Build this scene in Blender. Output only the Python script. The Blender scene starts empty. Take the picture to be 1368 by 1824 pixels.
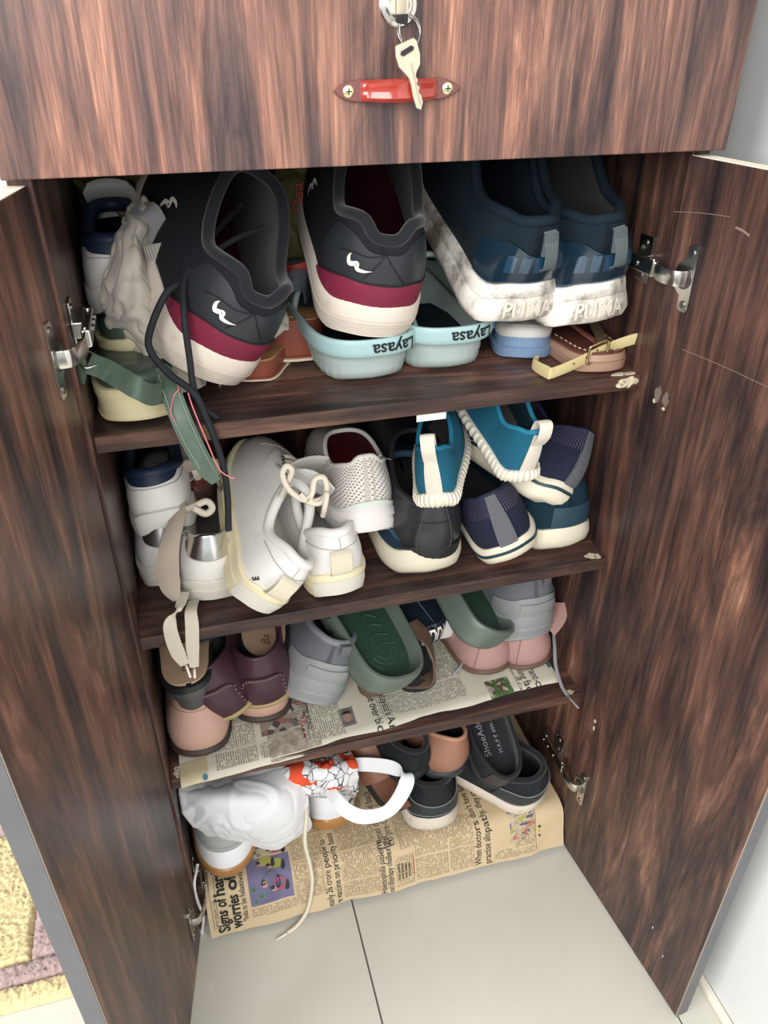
import bpy, bmesh, math, random
import numpy as np
from mathutils import Vector, Matrix, noise as mnoise
random.seed(7)
scene = bpy.context.scene
COL = scene.collection
PI = math.pi

# ------------------------------------------------------------------ camera
CAM = np.array([0.0891, -0.6787, 1.0974])
FPX = 1369.3
_y, _p, _r = -0.2685, -0.5624, -0.0013
CF = np.array([-math.sin(_y)*math.cos(_p), math.cos(_y)*math.cos(_p), math.sin(_p)])
_rt = np.array([math.cos(_y), math.sin(_y), 0.0]); _up = np.cross(_rt, CF)
CR = _rt*math.cos(_r) + _up*math.sin(_r)
CU = -_rt*math.sin(_r) + _up*math.cos(_r)
cam_d = bpy.data.cameras.new('camera'); cam = bpy.data.objects.new('camera', cam_d); COL.objects.link(cam)
M4 = Matrix(((CR[0], CU[0], -CF[0], CAM[0]), (CR[1], CU[1], -CF[1], CAM[1]), (CR[2], CU[2], -CF[2], CAM[2]), (0, 0, 0, 1)))
cam.matrix_world = M4
cam_d.sensor_fit = 'VERTICAL'; cam_d.sensor_height = 24.0; cam_d.lens = FPX/1824*24.0
cam_d.clip_start = 0.01
scene.camera = cam

# ------------------------------------------------------------------ light and exposure
world = bpy.data.worlds.new('world'); scene.world = world; world.use_nodes = True
wb = world.node_tree.nodes['Background']; wb.inputs[0].default_value = (0.93, 0.97, 1.0, 1); wb.inputs[1].default_value = 0.52
def area(name, loc, target, size, power, col):
    l = bpy.data.lights.new(name, 'AREA'); l.shape = 'RECTANGLE'; l.size, l.size_y = size; l.energy = power; l.color = col
    o = bpy.data.objects.new(name, l); COL.objects.link(o); o.location = loc
    o.rotation_euler = (Vector(target)-Vector(loc)).to_track_quat('-Z', 'Y').to_euler()
    return o
area('window_light', (-2.2, -1.3, 1.8), (0.2, 0.0, 0.7), (1.6, 1.7), 62, (1.0, 0.98, 0.96))
area('front_fill_light', (-0.6, -2.4, 1.9), (0.3, 0.0, 0.75), (1.6, 1.6), 50, (1.0, 0.985, 0.96))  # fill added from the front to brighten the drawer face; no such source seen
scene.view_settings.view_transform = 'Standard'; scene.view_settings.look = 'None'
scene.view_settings.gamma = 1.0; scene.view_settings.use_curve_mapping = False
scene.view_settings.exposure = 0.56

# ------------------------------------------------------------------ measures (metres, floor at z = 0)
W = 0.564; DEP = 0.345
Z1, Z2, Z3, ZB = 0.7802, 0.5374, 0.3043, 0.075
TS = 0.0165
ZDR = 1.0048

def ray(px, py): return CF + CR*((px-684)/FPX) - CU*((py-912)/FPX)
def at(px, py, z=None, y=None, x=None):
    d = ray(px, py)
    if z is not None: k = (z-CAM[2])/d[2]
    elif y is not None: k = (y-CAM[1])/d[1]
    else: k = (x-CAM[0])/d[0]
    return CAM + d*k

# ------------------------------------------------------------------ helpers
def smooth01(x): x = np.clip(x, 0, 1); return x*x*(3-2*x)
def new_obj(name, verts, faces, mat, parent=None, smooth=True, uvs=None, sharp=None):
    me = bpy.data.meshes.new(name)
    me.from_pydata([tuple(map(float, v)) for v in verts], [], [tuple(int(i) for i in f) for f in faces])
    if smooth: me.polygons.foreach_set('use_smooth', [True]*len(me.polygons))
    if uvs is not None:
        lay = me.uv_layers.new(name='UVMap')
        uv = np.asarray(uvs, dtype=np.float32)
        idx = np.empty(len(me.loops), dtype=np.int32); me.loops.foreach_get('vertex_index', idx)
        lay.data.foreach_set('uv', uv[idx].ravel())
    me.update()
    if sharp: me.set_sharp_from_angle(angle=math.radians(sharp))
    if isinstance(mat, (list, tuple)):
        for m in mat: me.materials.append(m)
    elif mat is not None: me.materials.append(mat)
    o = bpy.data.objects.new(name, me); COL.objects.link(o)
    if parent is not None: o.parent = parent
    return o
def tag(o, label=None, cat=None, group=None, kind=None):
    if label: o['label'] = label
    if cat: o['category'] = cat
    if group: o['group'] = group
    if kind: o['kind'] = kind
    return o
def thing(name, label, cat, loc=(0, 0, 0), rot=None, group=None):
    o = bpy.data.objects.new(name, None); COL.objects.link(o); o.empty_display_size = 0.02
    if rot is None: rot = Matrix.Identity(3)
    o.matrix_basis = Matrix.Translation(Vector([float(c) for c in loc])) @ rot.to_4x4()
    return tag(o, label, cat, group)
def R3(yaw=0, pitch=0, roll=0):
    a = math.radians
    return Matrix.Rotation(a(yaw), 3, 'Z') @ Matrix.Rotation(a(pitch), 3, 'X') @ Matrix.Rotation(a(roll), 3, 'Y')
def box(name, lo, hi, mat, parent=None, bev=0.0008, rot=None, loc=None, seg=1):
    bm = bmesh.new()
    lo = Vector(lo); hi = Vector(hi)
    bmesh.ops.create_cube(bm, size=1.0)
    for v in bm.verts: v.co = Vector([lo[i]+(v.co[i]+.5)*(hi[i]-lo[i]) for i in range(3)])
    if bev: bmesh.ops.bevel(bm, geom=bm.edges[:], offset=bev, segments=seg, profile=0.6, affect='EDGES')
    me = bpy.data.meshes.new(name); bm.to_mesh(me); bm.free(); me.materials.append(mat)
    o = bpy.data.objects.new(name, me); COL.objects.link(o)
    if parent is not None: o.parent = parent
    if rot is not None or loc is not None:
        o.matrix_basis = Matrix.Translation(Vector(loc or (0, 0, 0))) @ (rot or Matrix.Identity(3)).to_4x4()
    return o
def catmull(P, n, closed=False):
    P = np.asarray(P, float); m = len(P)
    if closed:
        t = np.linspace(0, m, n, endpoint=False)
    else:
        t = np.linspace(0, m-1, n)
    i = np.floor(t).astype(int)
    if not closed: i = np.clip(i, 0, m-2)
    f = (t-i)[:, None]
    def g(k):
        if closed: return P[k % m]
        out = P[np.clip(k, 0, m-1)]
        lo = (k < 0)[:, None]; hi = (k > m-1)[:, None]
        out = np.where(lo, 2*P[0]-P[1], out); out = np.where(hi, 2*P[-1]-P[-2], out)
        return out
    a, b, c, d = g(i-1), g(i), g(i+1), g(i+2)
    return 0.5*((2*b)+(-a+c)*f+(2*a-5*b+4*c-d)*f**2+(-a+3*b-3*c+d)*f**3)
def frames(P, closed=False):
    if closed: T = np.roll(P, -1, 0)-np.roll(P, 1, 0)
    else: T = np.gradient(P, axis=0)
    T /= np.linalg.norm(T, axis=1)[:, None]+1e-12
    return T
def grid_faces(nu, nv, closed_u=False, closed_v=False):
    F = []
    for i in range(nu if closed_u else nu-1):
        for j in range(nv if closed_v else nv-1):
            a = i*nv+j; b = ((i+1) % nu)*nv+j; c = ((i+1) % nu)*nv+(j+1) % nv; d = i*nv+(j+1) % nv
            F.append((a, b, c, d))
    return F
def tube_geo(P, rad, n=8, closed=False, flat=1.0, caps=True):
    P = np.asarray(P, float); T = frames(P, closed)
    N = len(P); rad = np.broadcast_to(np.asarray(rad, float), (N,))
    up = np.array([0, 0, 1.0]); n0 = np.cross(T[0], up)
    if np.linalg.norm(n0) < .1: n0 = np.cross(T[0], [0, 1.0, 0])
    n0 /= np.linalg.norm(n0); V = []; cur = n0
    for k in range(N):
        cur = cur-T[k]*(cur@T[k]); cur /= np.linalg.norm(cur)+1e-12
        b = np.cross(T[k], cur)
        for j in range(n):
            a = 2*PI*j/n
            V.append(P[k]+rad[k]*(math.cos(a)*cur+flat*math.sin(a)*b))
    F = grid_faces(N, n, closed, True)
    if caps and not closed:
        F.append(tuple(range(n-1, -1, -1))); F.append(tuple((N-1)*n+j for j in range(n)))
    return np.array(V), F
def tube(name, pts, rad, mat, parent=None, n=8, res=40, closed=False, flat=1.0, spline=True):
    P = catmull(pts, res, closed) if spline else np.asarray(pts, float)
    if not np.isscalar(rad): rad = np.interp(np.linspace(0, 1, len(P)), np.linspace(0, 1, len(rad)), rad)
    V, F = tube_geo(P, rad, n, closed, flat)
    return new_obj(name, V, F, mat, parent)
def ribbon(name, pts, wdirs, width, thick, mat, parent=None, res=40, spline=True, bulge=0.0, nw=5):
    """flat strap: pts along, wdirs = width direction(s), width(s), thickness; rounded box section"""
    n = len(pts)
    wd = np.asarray(wdirs, float)
    if wd.ndim == 1: wd = np.tile(wd, (n, 1))
    P = catmull(pts, res) if spline else np.asarray(pts, float)
    D = catmull(wd, res) if spline else wd
    N = len(P)
    wdt = np.interp(np.linspace(0, 1, N), np.linspace(0, 1, np.size(width)), np.atleast_1d(width)) if np.size(width) > 1 else np.full(N, width)
    T = frames(P); D = D-T*np.sum(D*T, 1)[:, None]; D /= np.linalg.norm(D, axis=1)[:, None]+1e-12
    B = np.cross(T, D)
    sec = []
    s = np.linspace(-1, 1, nw)
    for a in s: sec.append((a, .5+bulge*(1-a*a)))
    for a in s[::-1]: sec.append((a, -.5+bulge*(1-a*a)))
    sec = [(a*(1.0), b*(0.55 if abs(a) > .99 else 1.0)) for a, b in sec]
    m = len(sec); V = []; UV = []
    L = np.concatenate([[0], np.cumsum(np.linalg.norm(np.diff(P, axis=0), axis=1))])
    for k in range(N):
        for a, b in sec:
            V.append(P[k]+D[k]*a*wdt[k]/2+B[k]*b*thick); UV.append((L[k], a*wdt[k]/2))
    F = grid_faces(N, m, False, True)
    F.append(tuple(range(m-1, -1, -1))); F.append(tuple((N-1)*m+j for j in range(m)))
    return new_obj(name, V, F, mat, parent, uvs=UV, sharp=50)
def disc(name, c, nrm, r, h, mat, parent=None, n=20, dome=0.0, inner=0.0):
    """a short round stud / washer along nrm"""
    nrm = np.asarray(nrm, float)/np.linalg.norm(nrm); a = np.cross(nrm, [0.3, 0.2, 0.9]); a /= np.linalg.norm(a); b = np.cross(nrm, a); c = np.asarray(c, float)
    prof = [(r, 0), (r, h*.7), (r*.9, h)]
    if dome: prof += [(r*.6, h+dome*.7), (r*.25, h+dome)]
    if inner: prof = [(inner, 0), (r, 0), (r, h*.7), (r*.93, h), (inner*1.06, h), (inner, h*.7)]
    V = []; m = len(prof)
    for i in range(n):
        t = 2*PI*i/n
        for (q, z) in prof: V.append(c+a*q*math.cos(t)+b*q*math.sin(t)+nrm*z)
    F = grid_faces(n, m, True, bool(inner))
    if not inner: F.append(tuple(i*m+m-1 for i in range(n)))
    return new_obj(name, V, F, mat, parent, sharp=40)
def prism(name, pts2, org, ax, ay, h, mat, parent=None, bev=0.0, smooth=False):
    """extruded polygon: pts2 in the (ax, ay) plane at org, thickness h along ax x ay"""
    ax = Vector(ax).normalized(); ay = Vector(ay).normalized(); az = ax.cross(ay); org = Vector([float(c) for c in org])
    bm = bmesh.new(); vs = [bm.verts.new(org+ax*p[0]+ay*p[1]) for p in pts2]
    f = bm.faces.new(vs); bm.normal_update()
    r = bmesh.ops.extrude_face_region(bm, geom=[f]); 
    for v in r['geom']:
        if isinstance(v, bmesh.types.BMVert): v.co += az*h
    bmesh.ops.recalc_face_normals(bm, faces=bm.faces[:])
    if bev: bmesh.ops.bevel(bm, geom=[e for e in bm.edges], offset=bev, segments=1, affect='EDGES')
    bmesh.ops.triangulate(bm, faces=[q for q in bm.faces if len(q.verts) > 4])
    me = bpy.data.meshes.new(name); bm.to_mesh(me); bm.free(); me.materials.append(mat)
    o = bpy.data.objects.new(name, me); COL.objects.link(o)
    if parent is not None: o.parent = parent
    return o
def join(name, objs, parent=None):
    """several little shapes of one part become one mesh (materials kept)"""
    V = []; F = []; MI = []; mats = []; SM = []
    for o in objs:
        me = o.data; off = len(V); mw = o.matrix_basis
        V += [tuple(mw @ v.co) for v in me.vertices]
        for p in me.polygons:
            F.append(tuple(i+off for i in p.vertices)); m = me.materials[p.material_index]
            if m not in mats: mats.append(m)
            MI.append(mats.index(m)); SM.append(p.use_smooth)
        bpy.data.objects.remove(o)
    n = new_obj(name, V, F, mats, parent)
    n.data.polygons.foreach_set('material_index', MI); n.data.polygons.foreach_set('use_smooth', SM); n.data.set_sharp_from_angle(angle=math.radians(40))
    return n
_txt = {}
def text_mesh(s, bold=0.0, shear=0.0):
    k = (s, bold, shear)
    if k not in _txt:
        c = bpy.data.curves.new('lettering', 'FONT'); c.body = s; c.offset = bold; c.shear = shear; c.resolution_u = 3
        o = bpy.data.objects.new('lettering', c); COL.objects.link(o)
        bpy.context.view_layer.update()
        me = bpy.data.meshes.new_from_object(o.evaluated_get(bpy.context.evaluated_depsgraph_get()))
        bm = bmesh.new(); bm.from_mesh(me)
        for _ in range(2):
            le = [e for e in bm.edges if e.calc_length() > .22]
            if le: bmesh.ops.subdivide_edges(bm, edges=le, cuts=1); bmesh.ops.triangulate(bm, faces=bm.faces[:])
        bm.to_mesh(me); bm.free()
        V = np.array([v.co[:2] for v in me.vertices]); F = [tuple(p.vertices) for p in me.polygons]
        bpy.data.objects.remove(o); bpy.data.curves.remove(c); bpy.data.meshes.remove(me)
        V[:, 0] -= V[:, 0].min(); V[:, 1] -= V[:, 1].min()*0
        _txt[k] = (V, F)
    return _txt[k]
def stroke(pts, wid, res=24):
    P = catmull(pts, res); w = np.interp(np.linspace(0, 1, res), np.linspace(0, 1, len(wid)), wid)
    T = np.gradient(P, axis=0); T /= np.linalg.norm(T, axis=1)[:, None]; N = np.stack([-T[:, 1], T[:, 0]], 1)
    V = np.concatenate([P+N*w[:, None]/2, P-N*w[:, None]/2]); F = [(i, i+1, res+i+1, res+i) for i in range(res-1)]
    return V, F

# ------------------------------------------------------------------ materials
MATS = {}
def mat(name, col, rough=0.6, spec=0.4, bump=None, dirt=None, var=0.0, varscale=30, metal=0.0, trans=0.0, coat=0.0, sheen=0.0, sss=0.0, stripes=None, alpha=None):
    if name in MATS: return MATS[name]
    m = bpy.data.materials.new(name); m.use_nodes = True; nt = m.node_tree; N = nt.nodes; Lk = nt.links
    b = N['Principled BSDF']; b.inputs['Roughness'].default_value = rough; b.inputs['Specular IOR Level'].default_value = spec
    b.inputs['Metallic'].default_value = metal
    if trans: b.inputs['Transmission Weight'].default_value = trans
    if coat: b.inputs['Coat Weight'].default_value = coat; b.inputs['Coat Roughness'].default_value = .15
    if sheen: b.inputs['Sheen Weight'].default_value = sheen
    tc = N.new('ShaderNodeTexCoord')
    cur = None
    rgb = N.new('ShaderNodeRGB'); rgb.outputs[0].default_value = (*col, 1); cur = rgb.outputs[0]
    def noise(scale, detail=4, rough_=.6, vec=None):
        n = N.new('ShaderNodeTexNoise'); n.inputs['Scale'].default_value = scale; n.inputs['Detail'].default_value = detail; n.inputs['Roughness'].default_value = rough_
        Lk.new(vec or tc.outputs['Object'], n.inputs['Vector']); return n.outputs['Fac']
    def ramp(fac, a, b_, inv=False):
        r = N.new('ShaderNodeMapRange'); r.inputs[1].default_value = a; r.inputs[2].default_value = b_; r.interpolation_type = 'SMOOTHSTEP'
        Lk.new(fac, r.inputs[0]); return r.outputs[0]
    def mix(fac, c1, c2, mode='MIX'):
        x = N.new('ShaderNodeMix'); x.data_type = 'RGBA'; x.blend_type = mode
        if isinstance(fac, float): x.inputs[0].default_value = fac
        else: Lk.new(fac, x.inputs[0])
        for s, c in ((x.inputs[6], c1), (x.inputs[7], c2)):
            if isinstance(c, tuple): s.default_value = (*c, 1)
            else: Lk.new(c, s)
        return x.outputs[2]
    def math_(op, a, b_=None):
        x = N.new('ShaderNodeMath'); x.operation = op
        for i, q in enumerate((a, b_)):
            if q is None: continue
            if isinstance(q, (int, float)): x.inputs[i].default_value = q
            else: Lk.new(q, x.inputs[i])
        return x.outputs[0]
    if stripes:      # (colour, period, duty, axis) woven or printed stripes along a UV axis
        sc_, per, duty, axis = stripes
        sp = N.new('ShaderNodeSeparateXYZ'); Lk.new(tc.outputs['UV'], sp.inputs[0])
        fr = math_('FRACT', math_('MULTIPLY', sp.outputs[axis], 1.0/per))
        cur = mix(math_('LESS_THAN', fr, duty), cur, sc_)
    if var: cur = mix(ramp(noise(varscale, 5), .3, .7), cur, tuple(c*(1-var) for c in col))
    if dirt:
        dc, amt, dsc = dirt
        cur = mix(ramp(noise(dsc, 6, .65), .62-amt*.25, .62+.25*(1-amt)), cur, dc)
    Lk.new(cur, b.inputs['Base Color'])
    if bump:
        typ, bs, st = bump
        h = None
        if typ == 'noise': h = noise(bs, 5)
        elif typ == 'grain':
            v = N.new('ShaderNodeTexVoronoi'); v.inputs['Scale'].default_value = bs; Lk.new(tc.outputs['Object'], v.inputs['Vector']); h = v.outputs['Distance']
        elif typ in ('weave', 'rib', 'ribv', 'holes'):
            sp = N.new('ShaderNodeSeparateXYZ'); Lk.new(tc.outputs['UV'], sp.inputs[0])
            sx = math_('SINE', math_('MULTIPLY', sp.outputs[0], 2*PI/bs)); sy = math_('SINE', math_('MULTIPLY', sp.outputs[1], 2*PI/bs))
            if typ == 'weave': h = math_('MULTIPLY', sx, sy)
            elif typ == 'rib': h = sx
            elif typ == 'ribv': h = sy
            else:
                sx2 = math_('SINE', math_('MULTIPLY', math_('ADD', sp.outputs[0], math_('MULTIPLY', sp.outputs[1], .5)), 2*PI/bs*.6))
                h = math_('MULTIPLY', sx2, sy); 
                hole = ramp(h, .35, .6); cur2 = mix(hole, cur, tuple(c*.25 for c in col)); Lk.new(cur2, b.inputs['Base Color'])
                h = math_('MULTIPLY', hole, -1)
        bn = N.new('ShaderNodeBump'); bn.inputs['Strength'].default_value = st; bn.inputs['Distance'].default_value = .001
        Lk.new(h, bn.inputs['Height']); Lk.new(bn.outputs[0], b.inputs['Normal'])
    MATS[name] = m
    return m

def wood(name, axis, seed=0.0, rough=0.38, dark=1.0, freq=1.0):
    """dark rosewood laminate, grain along the given object axis"""
    if name in MATS: return MATS[name]
    m = bpy.data.materials.new(name); m.use_nodes = True; nt = m.node_tree; N = nt.nodes; Lk = nt.links
    b = N['Principled BSDF']; b.inputs['Roughness'].default_value = rough; b.inputs['Specular IOR Level'].default_value = .35
    tc = N.new('ShaderNodeTexCoord'); 
    def mapped(sc, long, off=0):
        mp = N.new('ShaderNodeMapping'); s = [sc, sc, sc]; s['xyz'.index(axis)] = long
        mp.inputs['Scale'].default_value = s; mp.inputs['Location'].default_value = (seed+off, seed*.7+off, seed*1.3)
        Lk.new(tc.outputs['Object'], mp.inputs['Vector']); return mp.outputs[0]
    def noise(vec, scale=1, detail=5, rgh=.6, dist=0.0):
        n = N.new('ShaderNodeTexNoise'); n.inputs['Scale'].default_value = scale; n.inputs['Detail'].default_value = detail; n.inputs['Roughness'].default_value = rgh; n.inputs['Distortion'].default_value = dist
        Lk.new(vec, n.inputs['Vector']); return n.outputs['Fac']
    def rampc(fac, stops):
        r = N.new('ShaderNodeValToRGB'); e = r.color_ramp.elements
        e[0].position, e[0].color = stops[0][0], (*stops[0][1], 1); e[1].position, e[1].color = stops[-1][0], (*stops[-1][1], 1)
        for p, c in stops[1:-1]:
            q = e.new(p); q.color = (*c, 1)
        Lk.new(fac, r.inputs[0]); return r.outputs[0]
    d = dark
    base = rampc(noise(mapped(21*freq, 2.4), 1, 8, .66, 1.4), [(.33, (.020*d, .015*d, .018*d)), (.43, (.046*d, .029*d, .027*d)), (.53, (.090*d, .049*d, .039*d)), (.62, (.165*d, .088*d, .063*d)), (.72, (.28*d, .170*d, .118*d))])
    blot = rampc(noise(mapped(10*freq, 2.2, 3), 1, 4, .55, .8), [(.36, (.55, .57, .62)), (.6, (1.12, 1.04, 1.0))])
    fib = rampc(noise(mapped(420*freq, 9, 7), 1, 3, .7), [(.35, (.72, .7, .7)), (.62, (1.12, 1.12, 1.12))])
    mid = rampc(noise(mapped(75*freq, 8, 5), 1, 4, .65, .6), [(.33, (.62, .62, .66)), (.64, (1.22, 1.18, 1.12))])
    def mul(a, c):
        x = N.new('ShaderNodeMix'); x.data_type = 'RGBA'; x.blend_type = 'MULTIPLY'; x.inputs[0].default_value = 1.0
        Lk.new(a, x.inputs[6]); Lk.new(c, x.inputs[7]); return x.outputs[2]
    Lk.new(mul(mul(mul(base, blot), mid), fib), b.inputs['Base Color'])
    bn = N.new('ShaderNodeBump'); bn.inputs['Strength'].default_value = .12; bn.inputs['Distance'].default_value = .0006
    Lk.new(noise(mapped(500*freq, 10, 2), 1, 2), bn.inputs['Height']); Lk.new(bn.outputs[0], b.inputs['Normal'])
    MATS[name] = m
    return m

# ================================================================== setting
M_edge = wood('wood_edge_band', 'z', 2.0, .45, 1.9, 1.3)
M_panel = wood('wood_side', 'z', 5.0)
M_doorR = wood('wood_door_right', 'z', 11.0, .4, 1.15, .9)
M_doorL = wood('wood_door_left', 'z', 23.0, .36, 1.3, .8)
M_draw = wood('wood_drawer', 'z', 31.0, .34, 2.3, 1.15)  # same laminate, colour lifted to stand in for haze and front light
M_shelf = wood('wood_shelf', 'x', 41.0, .42, 1.25)
M_shelfe = wood('wood_shelf_edge', 'x', 47.0, .45, .95, 1.4)
M_wall = mat('wall_paint', (.66, .67, .66), .75, .3, bump=('noise', 60, .15), var=.03, varscale=3)
M_skirt = mat('skirting_tile', (.74, .70, .60), .25)
M_tile = mat('floor_tile_glaze', (.60, .58, .505), .13, .5, var=.05, varscale=6)
M_grout = mat('grout', (.10, .095, .085), .9)
M_raw = mat('raw_board_edge', (.80, .74, .60), .7, .2, dirt=((.5, .42, .3), .3, 60))
M_chrome = mat('nickel', (.62, .60, .56), .22, .5, metal=1.0, dirt=((.25, .2, .15), .25, 120))
M_chrome_d = mat('nickel_dark', (.22, .21, .2), .35, .5, metal=1.0)
M_glue = mat('dried_glue', (.62, .55, .38), .6, .4, dirt=((.16, .13, .11), .75, 220), bump=('noise', 200, .5))
M_black = mat('black_void', (.012, .012, .014), .5)

fl = box('floor', (-3.0, -3.2, -.02), (.66, .4, -.0015), M_grout, bev=0); tag(fl, kind='structure')
xs = [-.983, -.383, .217, .593, .652]; ys = [.4, -.35, -.95, -1.55]
tdat = {}
for i in range(len(xs)-1):
    for j in range(len(ys)-1):
        box('tile', (xs[i]+.0011, ys[j+1]+.0011, -.008), (xs[i+1]-.0011, ys[j]-.0011, 0.0), M_tile, fl, bev=.0006)
wr = box('wall_right', (.652, -3.2, 0), (.70, .42, 2.6), M_wall, bev=0); tag(wr, kind='structure')
wbk = box('wall_back', (-3.0, .40, 0), (.70, .45, 2.6), M_wall, bev=0); tag(wbk, kind='structure')
sk = box('baseboard_right', (.642, -3.2, 0.0005), (.6515, .399, .012), M_skirt, bev=.002); tag(sk, kind='structure')

# ------------------------------------------------------------------ rug
def rug():
    r = thing('rug', 'shaggy yellow and mauve rug with a cream border beside the open left door', 'rug', (-.30, .1, 0))
    M = {k: mat('rug_'+k, c, .95, .1, bump=('noise', 300, .9), var=.25, varscale=220, sheen=.3) for k, c in dict(yellow=(.74, .62, .34), mauve=(.46, .34, .33), cream=(.80, .75, .60)).items()}  # pile colours raised to stand in for the stronger light at the left
    def pile(name, x0, x1, y0, y1, m, h=.013):
        nx = max(6, int((x1-x0)/.0026)); ny = max(6, int((y1-y0)/.0026)); V = []; rnd = np.random.RandomState(int(abs(x0)*1000+y0*77) % 9999)
        X = np.linspace(x0, x1, nx); Y = np.linspace(y0, y1, ny)
        for i, x in enumerate(X):
            for j, y in enumerate(Y):
                e = min(i, nx-1-i, j, ny-1-j)
                z = .0008 if e == 0 else h*(.7 if e == 1 else .9 if e == 2 else 1)+rnd.uniform(-.0030, .0022)+.002*mnoise.noise(Vector((x*140, y*140, 0)))
                k = 0 if e == 0 else 1
                V.append((x+k*rnd.uniform(-.0012, .0012)+.3, y+k*rnd.uniform(-.0012, .0012)-.1, z))
        o = new_obj(name, V, grid_faces(nx, ny), m, r); return o
    xr = -.083; xl = -.55
    pile('border', xl, xr, -.062, -.031, M['yellow'], .015)
    pile('band', xl, xr, -.0315, 0.0, M['mauve'])
    pile('stripe', xl, -.232, -.0005, .215, M['yellow']); pile('stripe', -.2325, -.176, -.0005, .215, M['mauve']); pile('stripe', -.1765, xr, -.0005, .215, M['cream']); pile('band', xl, xr, .2145, .30, M['mauve'])
rug()

# ================================================================== cabinet
YF = -.015        # front of the carcass
cab = thing('shoe_cabinet', 'dark rosewood laminate shoe cabinet with both lower doors open', 'cabinet', (W/2, .1, 0))
CM = Matrix.Translation(Vector((-W/2, -.1, 0)))
def cpart(o, parent=None):
    """parts are written in world metres; hang them under the cabinet"""
    o.parent = parent or cab
    if parent is None: o.matrix_basis = CM @ o.matrix_basis
    return o
cpart(box('side_panel', (-.018, YF, 0), (0, DEP, 1.55), M_panel))
cpart(box('side_panel', (W, YF, 0), (W+.018, DEP, 1.55), M_panel))
cpart(box('back_panel', (0, DEP-.006, 0), (W, DEP, 1.55), M_panel, bev=0))
cpart(box('top_panel', (0, YF, 1.532), (W, DEP-.006, 1.55), M_shelf))
cpart(box('divider_panel', (0, 0, ZDR+.056), (W, DEP-.006, ZDR+.074), M_shelf))
cpart(box('base_panel', (0, 0, ZB-.018), (W, DEP-.006, ZB), M_shelf))
cpart(box('plinth', (0, .004, 0.001), (W, .022, ZB-.018), M_panel))
for z in (Z1, Z2, Z3):
    s = cpart(box('shelf', (.0003, .0012, z-TS), (W-.0003, DEP-.006, z), M_shelf, bev=0))
    cpart(box('edge_band', (.0003, 0, z-TS), (W-.0003, .0014, z), M_shelfe, bev=.0004), s)
# drawer front with lock, handle
dr = cpart(box('drawer_front', (-.018, -.0362, ZDR), (W+.018, -.0182, 1.30), M_draw, bev=.0012, seg=2))
yd = -.0362
def ring_geo(name, c, nrm, prof, m, parent, n=28):
    nrm = np.asarray(nrm, float); a = np.array([1.0, 0, 0]); b = np.cross(nrm, a); V = []; k = len(prof)
    for i in range(n):
        t = 2*PI*i/n
        for q, h in prof: V.append(np.asarray(c)+a*q*math.cos(t)+b*q*math.sin(t)+nrm*h)
    F = grid_faces(n, k, True); F.append(tuple(i*k+k-1 for i in range(n)))
    return new_obj(name, V, F, m, parent, sharp=35)
lc = at(709, 8, y=yd)
lk = ring_geo('lock', lc, (0, -1, 0), [(.0145, 0), (.0145, .0012), (.0135, .0022), (.0105, .0026), (.0103, .0036), (.0092, .0045), (.0075, .0046), (.007, .0036), (.0001, .0036)], M_chrome, dr)
slot = box('key_slot', (lc[0]-.0014, yd-.0052, lc[2]-.0062), (lc[0]+.0014, yd-.003, lc[2]+.0062), M_black, lk, bev=.0002)
# red translucent handle
M_red = mat('red_acrylic', (.62, .075, .05), .1, .6, trans=.55, coat=.6)
M_brn = mat('brown_plastic', (.15, .055, .05), .3, .5)
M_brass = mat('brass_screw', (.80, .72, .45), .3, .5, metal=.9)
hl = at(592, 163, y=yd); hr = at(817, 156, y=yd)
ax = (hr-hl); hlen = np.linalg.norm(ax); ax /= hlen; az = np.cross(ax, [0, 1.0, 0]); az = -az if az[2] < 0 else az
hd_parts = []
def hp(s, o, u): return hl+ax*s*hlen+np.array([0, -1.0, 0])*o+az*u
V = []; ns = 26; prof = [(-1, 0), (-1, .55), (-.62, .98), (-.2, .8), (.2, .8), (.62, .98), (1, .55), (1, 0)]
for i in range(ns):
    f = i/(ns-1); s = .205+.60*f
    arch = .0035+.0105*math.sin(PI*f)**.6; hw = .0068+.0012*math.sin(PI*f)
    thick = .006
    for a, o in prof: V.append(hp(s, arch-thick*.5+thick*o, a*hw))
F = grid_faces(ns, len(prof), False, True); F += [tuple(range(len(prof)-1, -1, -1)), tuple((ns-1)*len(prof)+j for j in range(len(prof)))]
hg = new_obj('handle', V, F, M_red, dr, sharp=50); hg['label'] = 'translucent red bow handle with brown ends'
for s0, s1, tip in ((0, .215, 0), (1, .79, 1)):
    pts = [(0, 0), (.25, .0042), (.6, .0068), (1, .0078), (1, -.0078), (.6, -.0068), (.25, -.0042)]
    P = [(hlen*(s0+(s1-s0)*a), b) for a, b in pts]
    if tip: P = P[::-1]
    o = prism('end_plate', P, hl, ax, az, .0046, M_brn, hg, bev=.0008)
    o.location.y = 0
    sc_ = s0+(s1-s0)*.52
    q = ring_geo('screw', hp(sc_, .0046, 0), (0, -1, 0), [(.0042, -.001), (.0042, .0006), (.003, .0014), (.0001, .0016)], M_brass, hg, 20)
    k1 = prism('screw_slot', [(-.0022, -.0004), (.0022, -.0004), (.0022, .0004), (-.0022, .0004)], hp(sc_, .0063, 0), ax, az, .0002, M_black, None)
    k2 = prism('screw_slot', [(-.0004, -.0022), (.0004, -.0022), (.0004, .0022), (-.0004, .0022)], hp(sc_, .00632, 0), ax, az, .0002, M_black, None)
    join('screw_slot', [k1, k2], hg)

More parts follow.
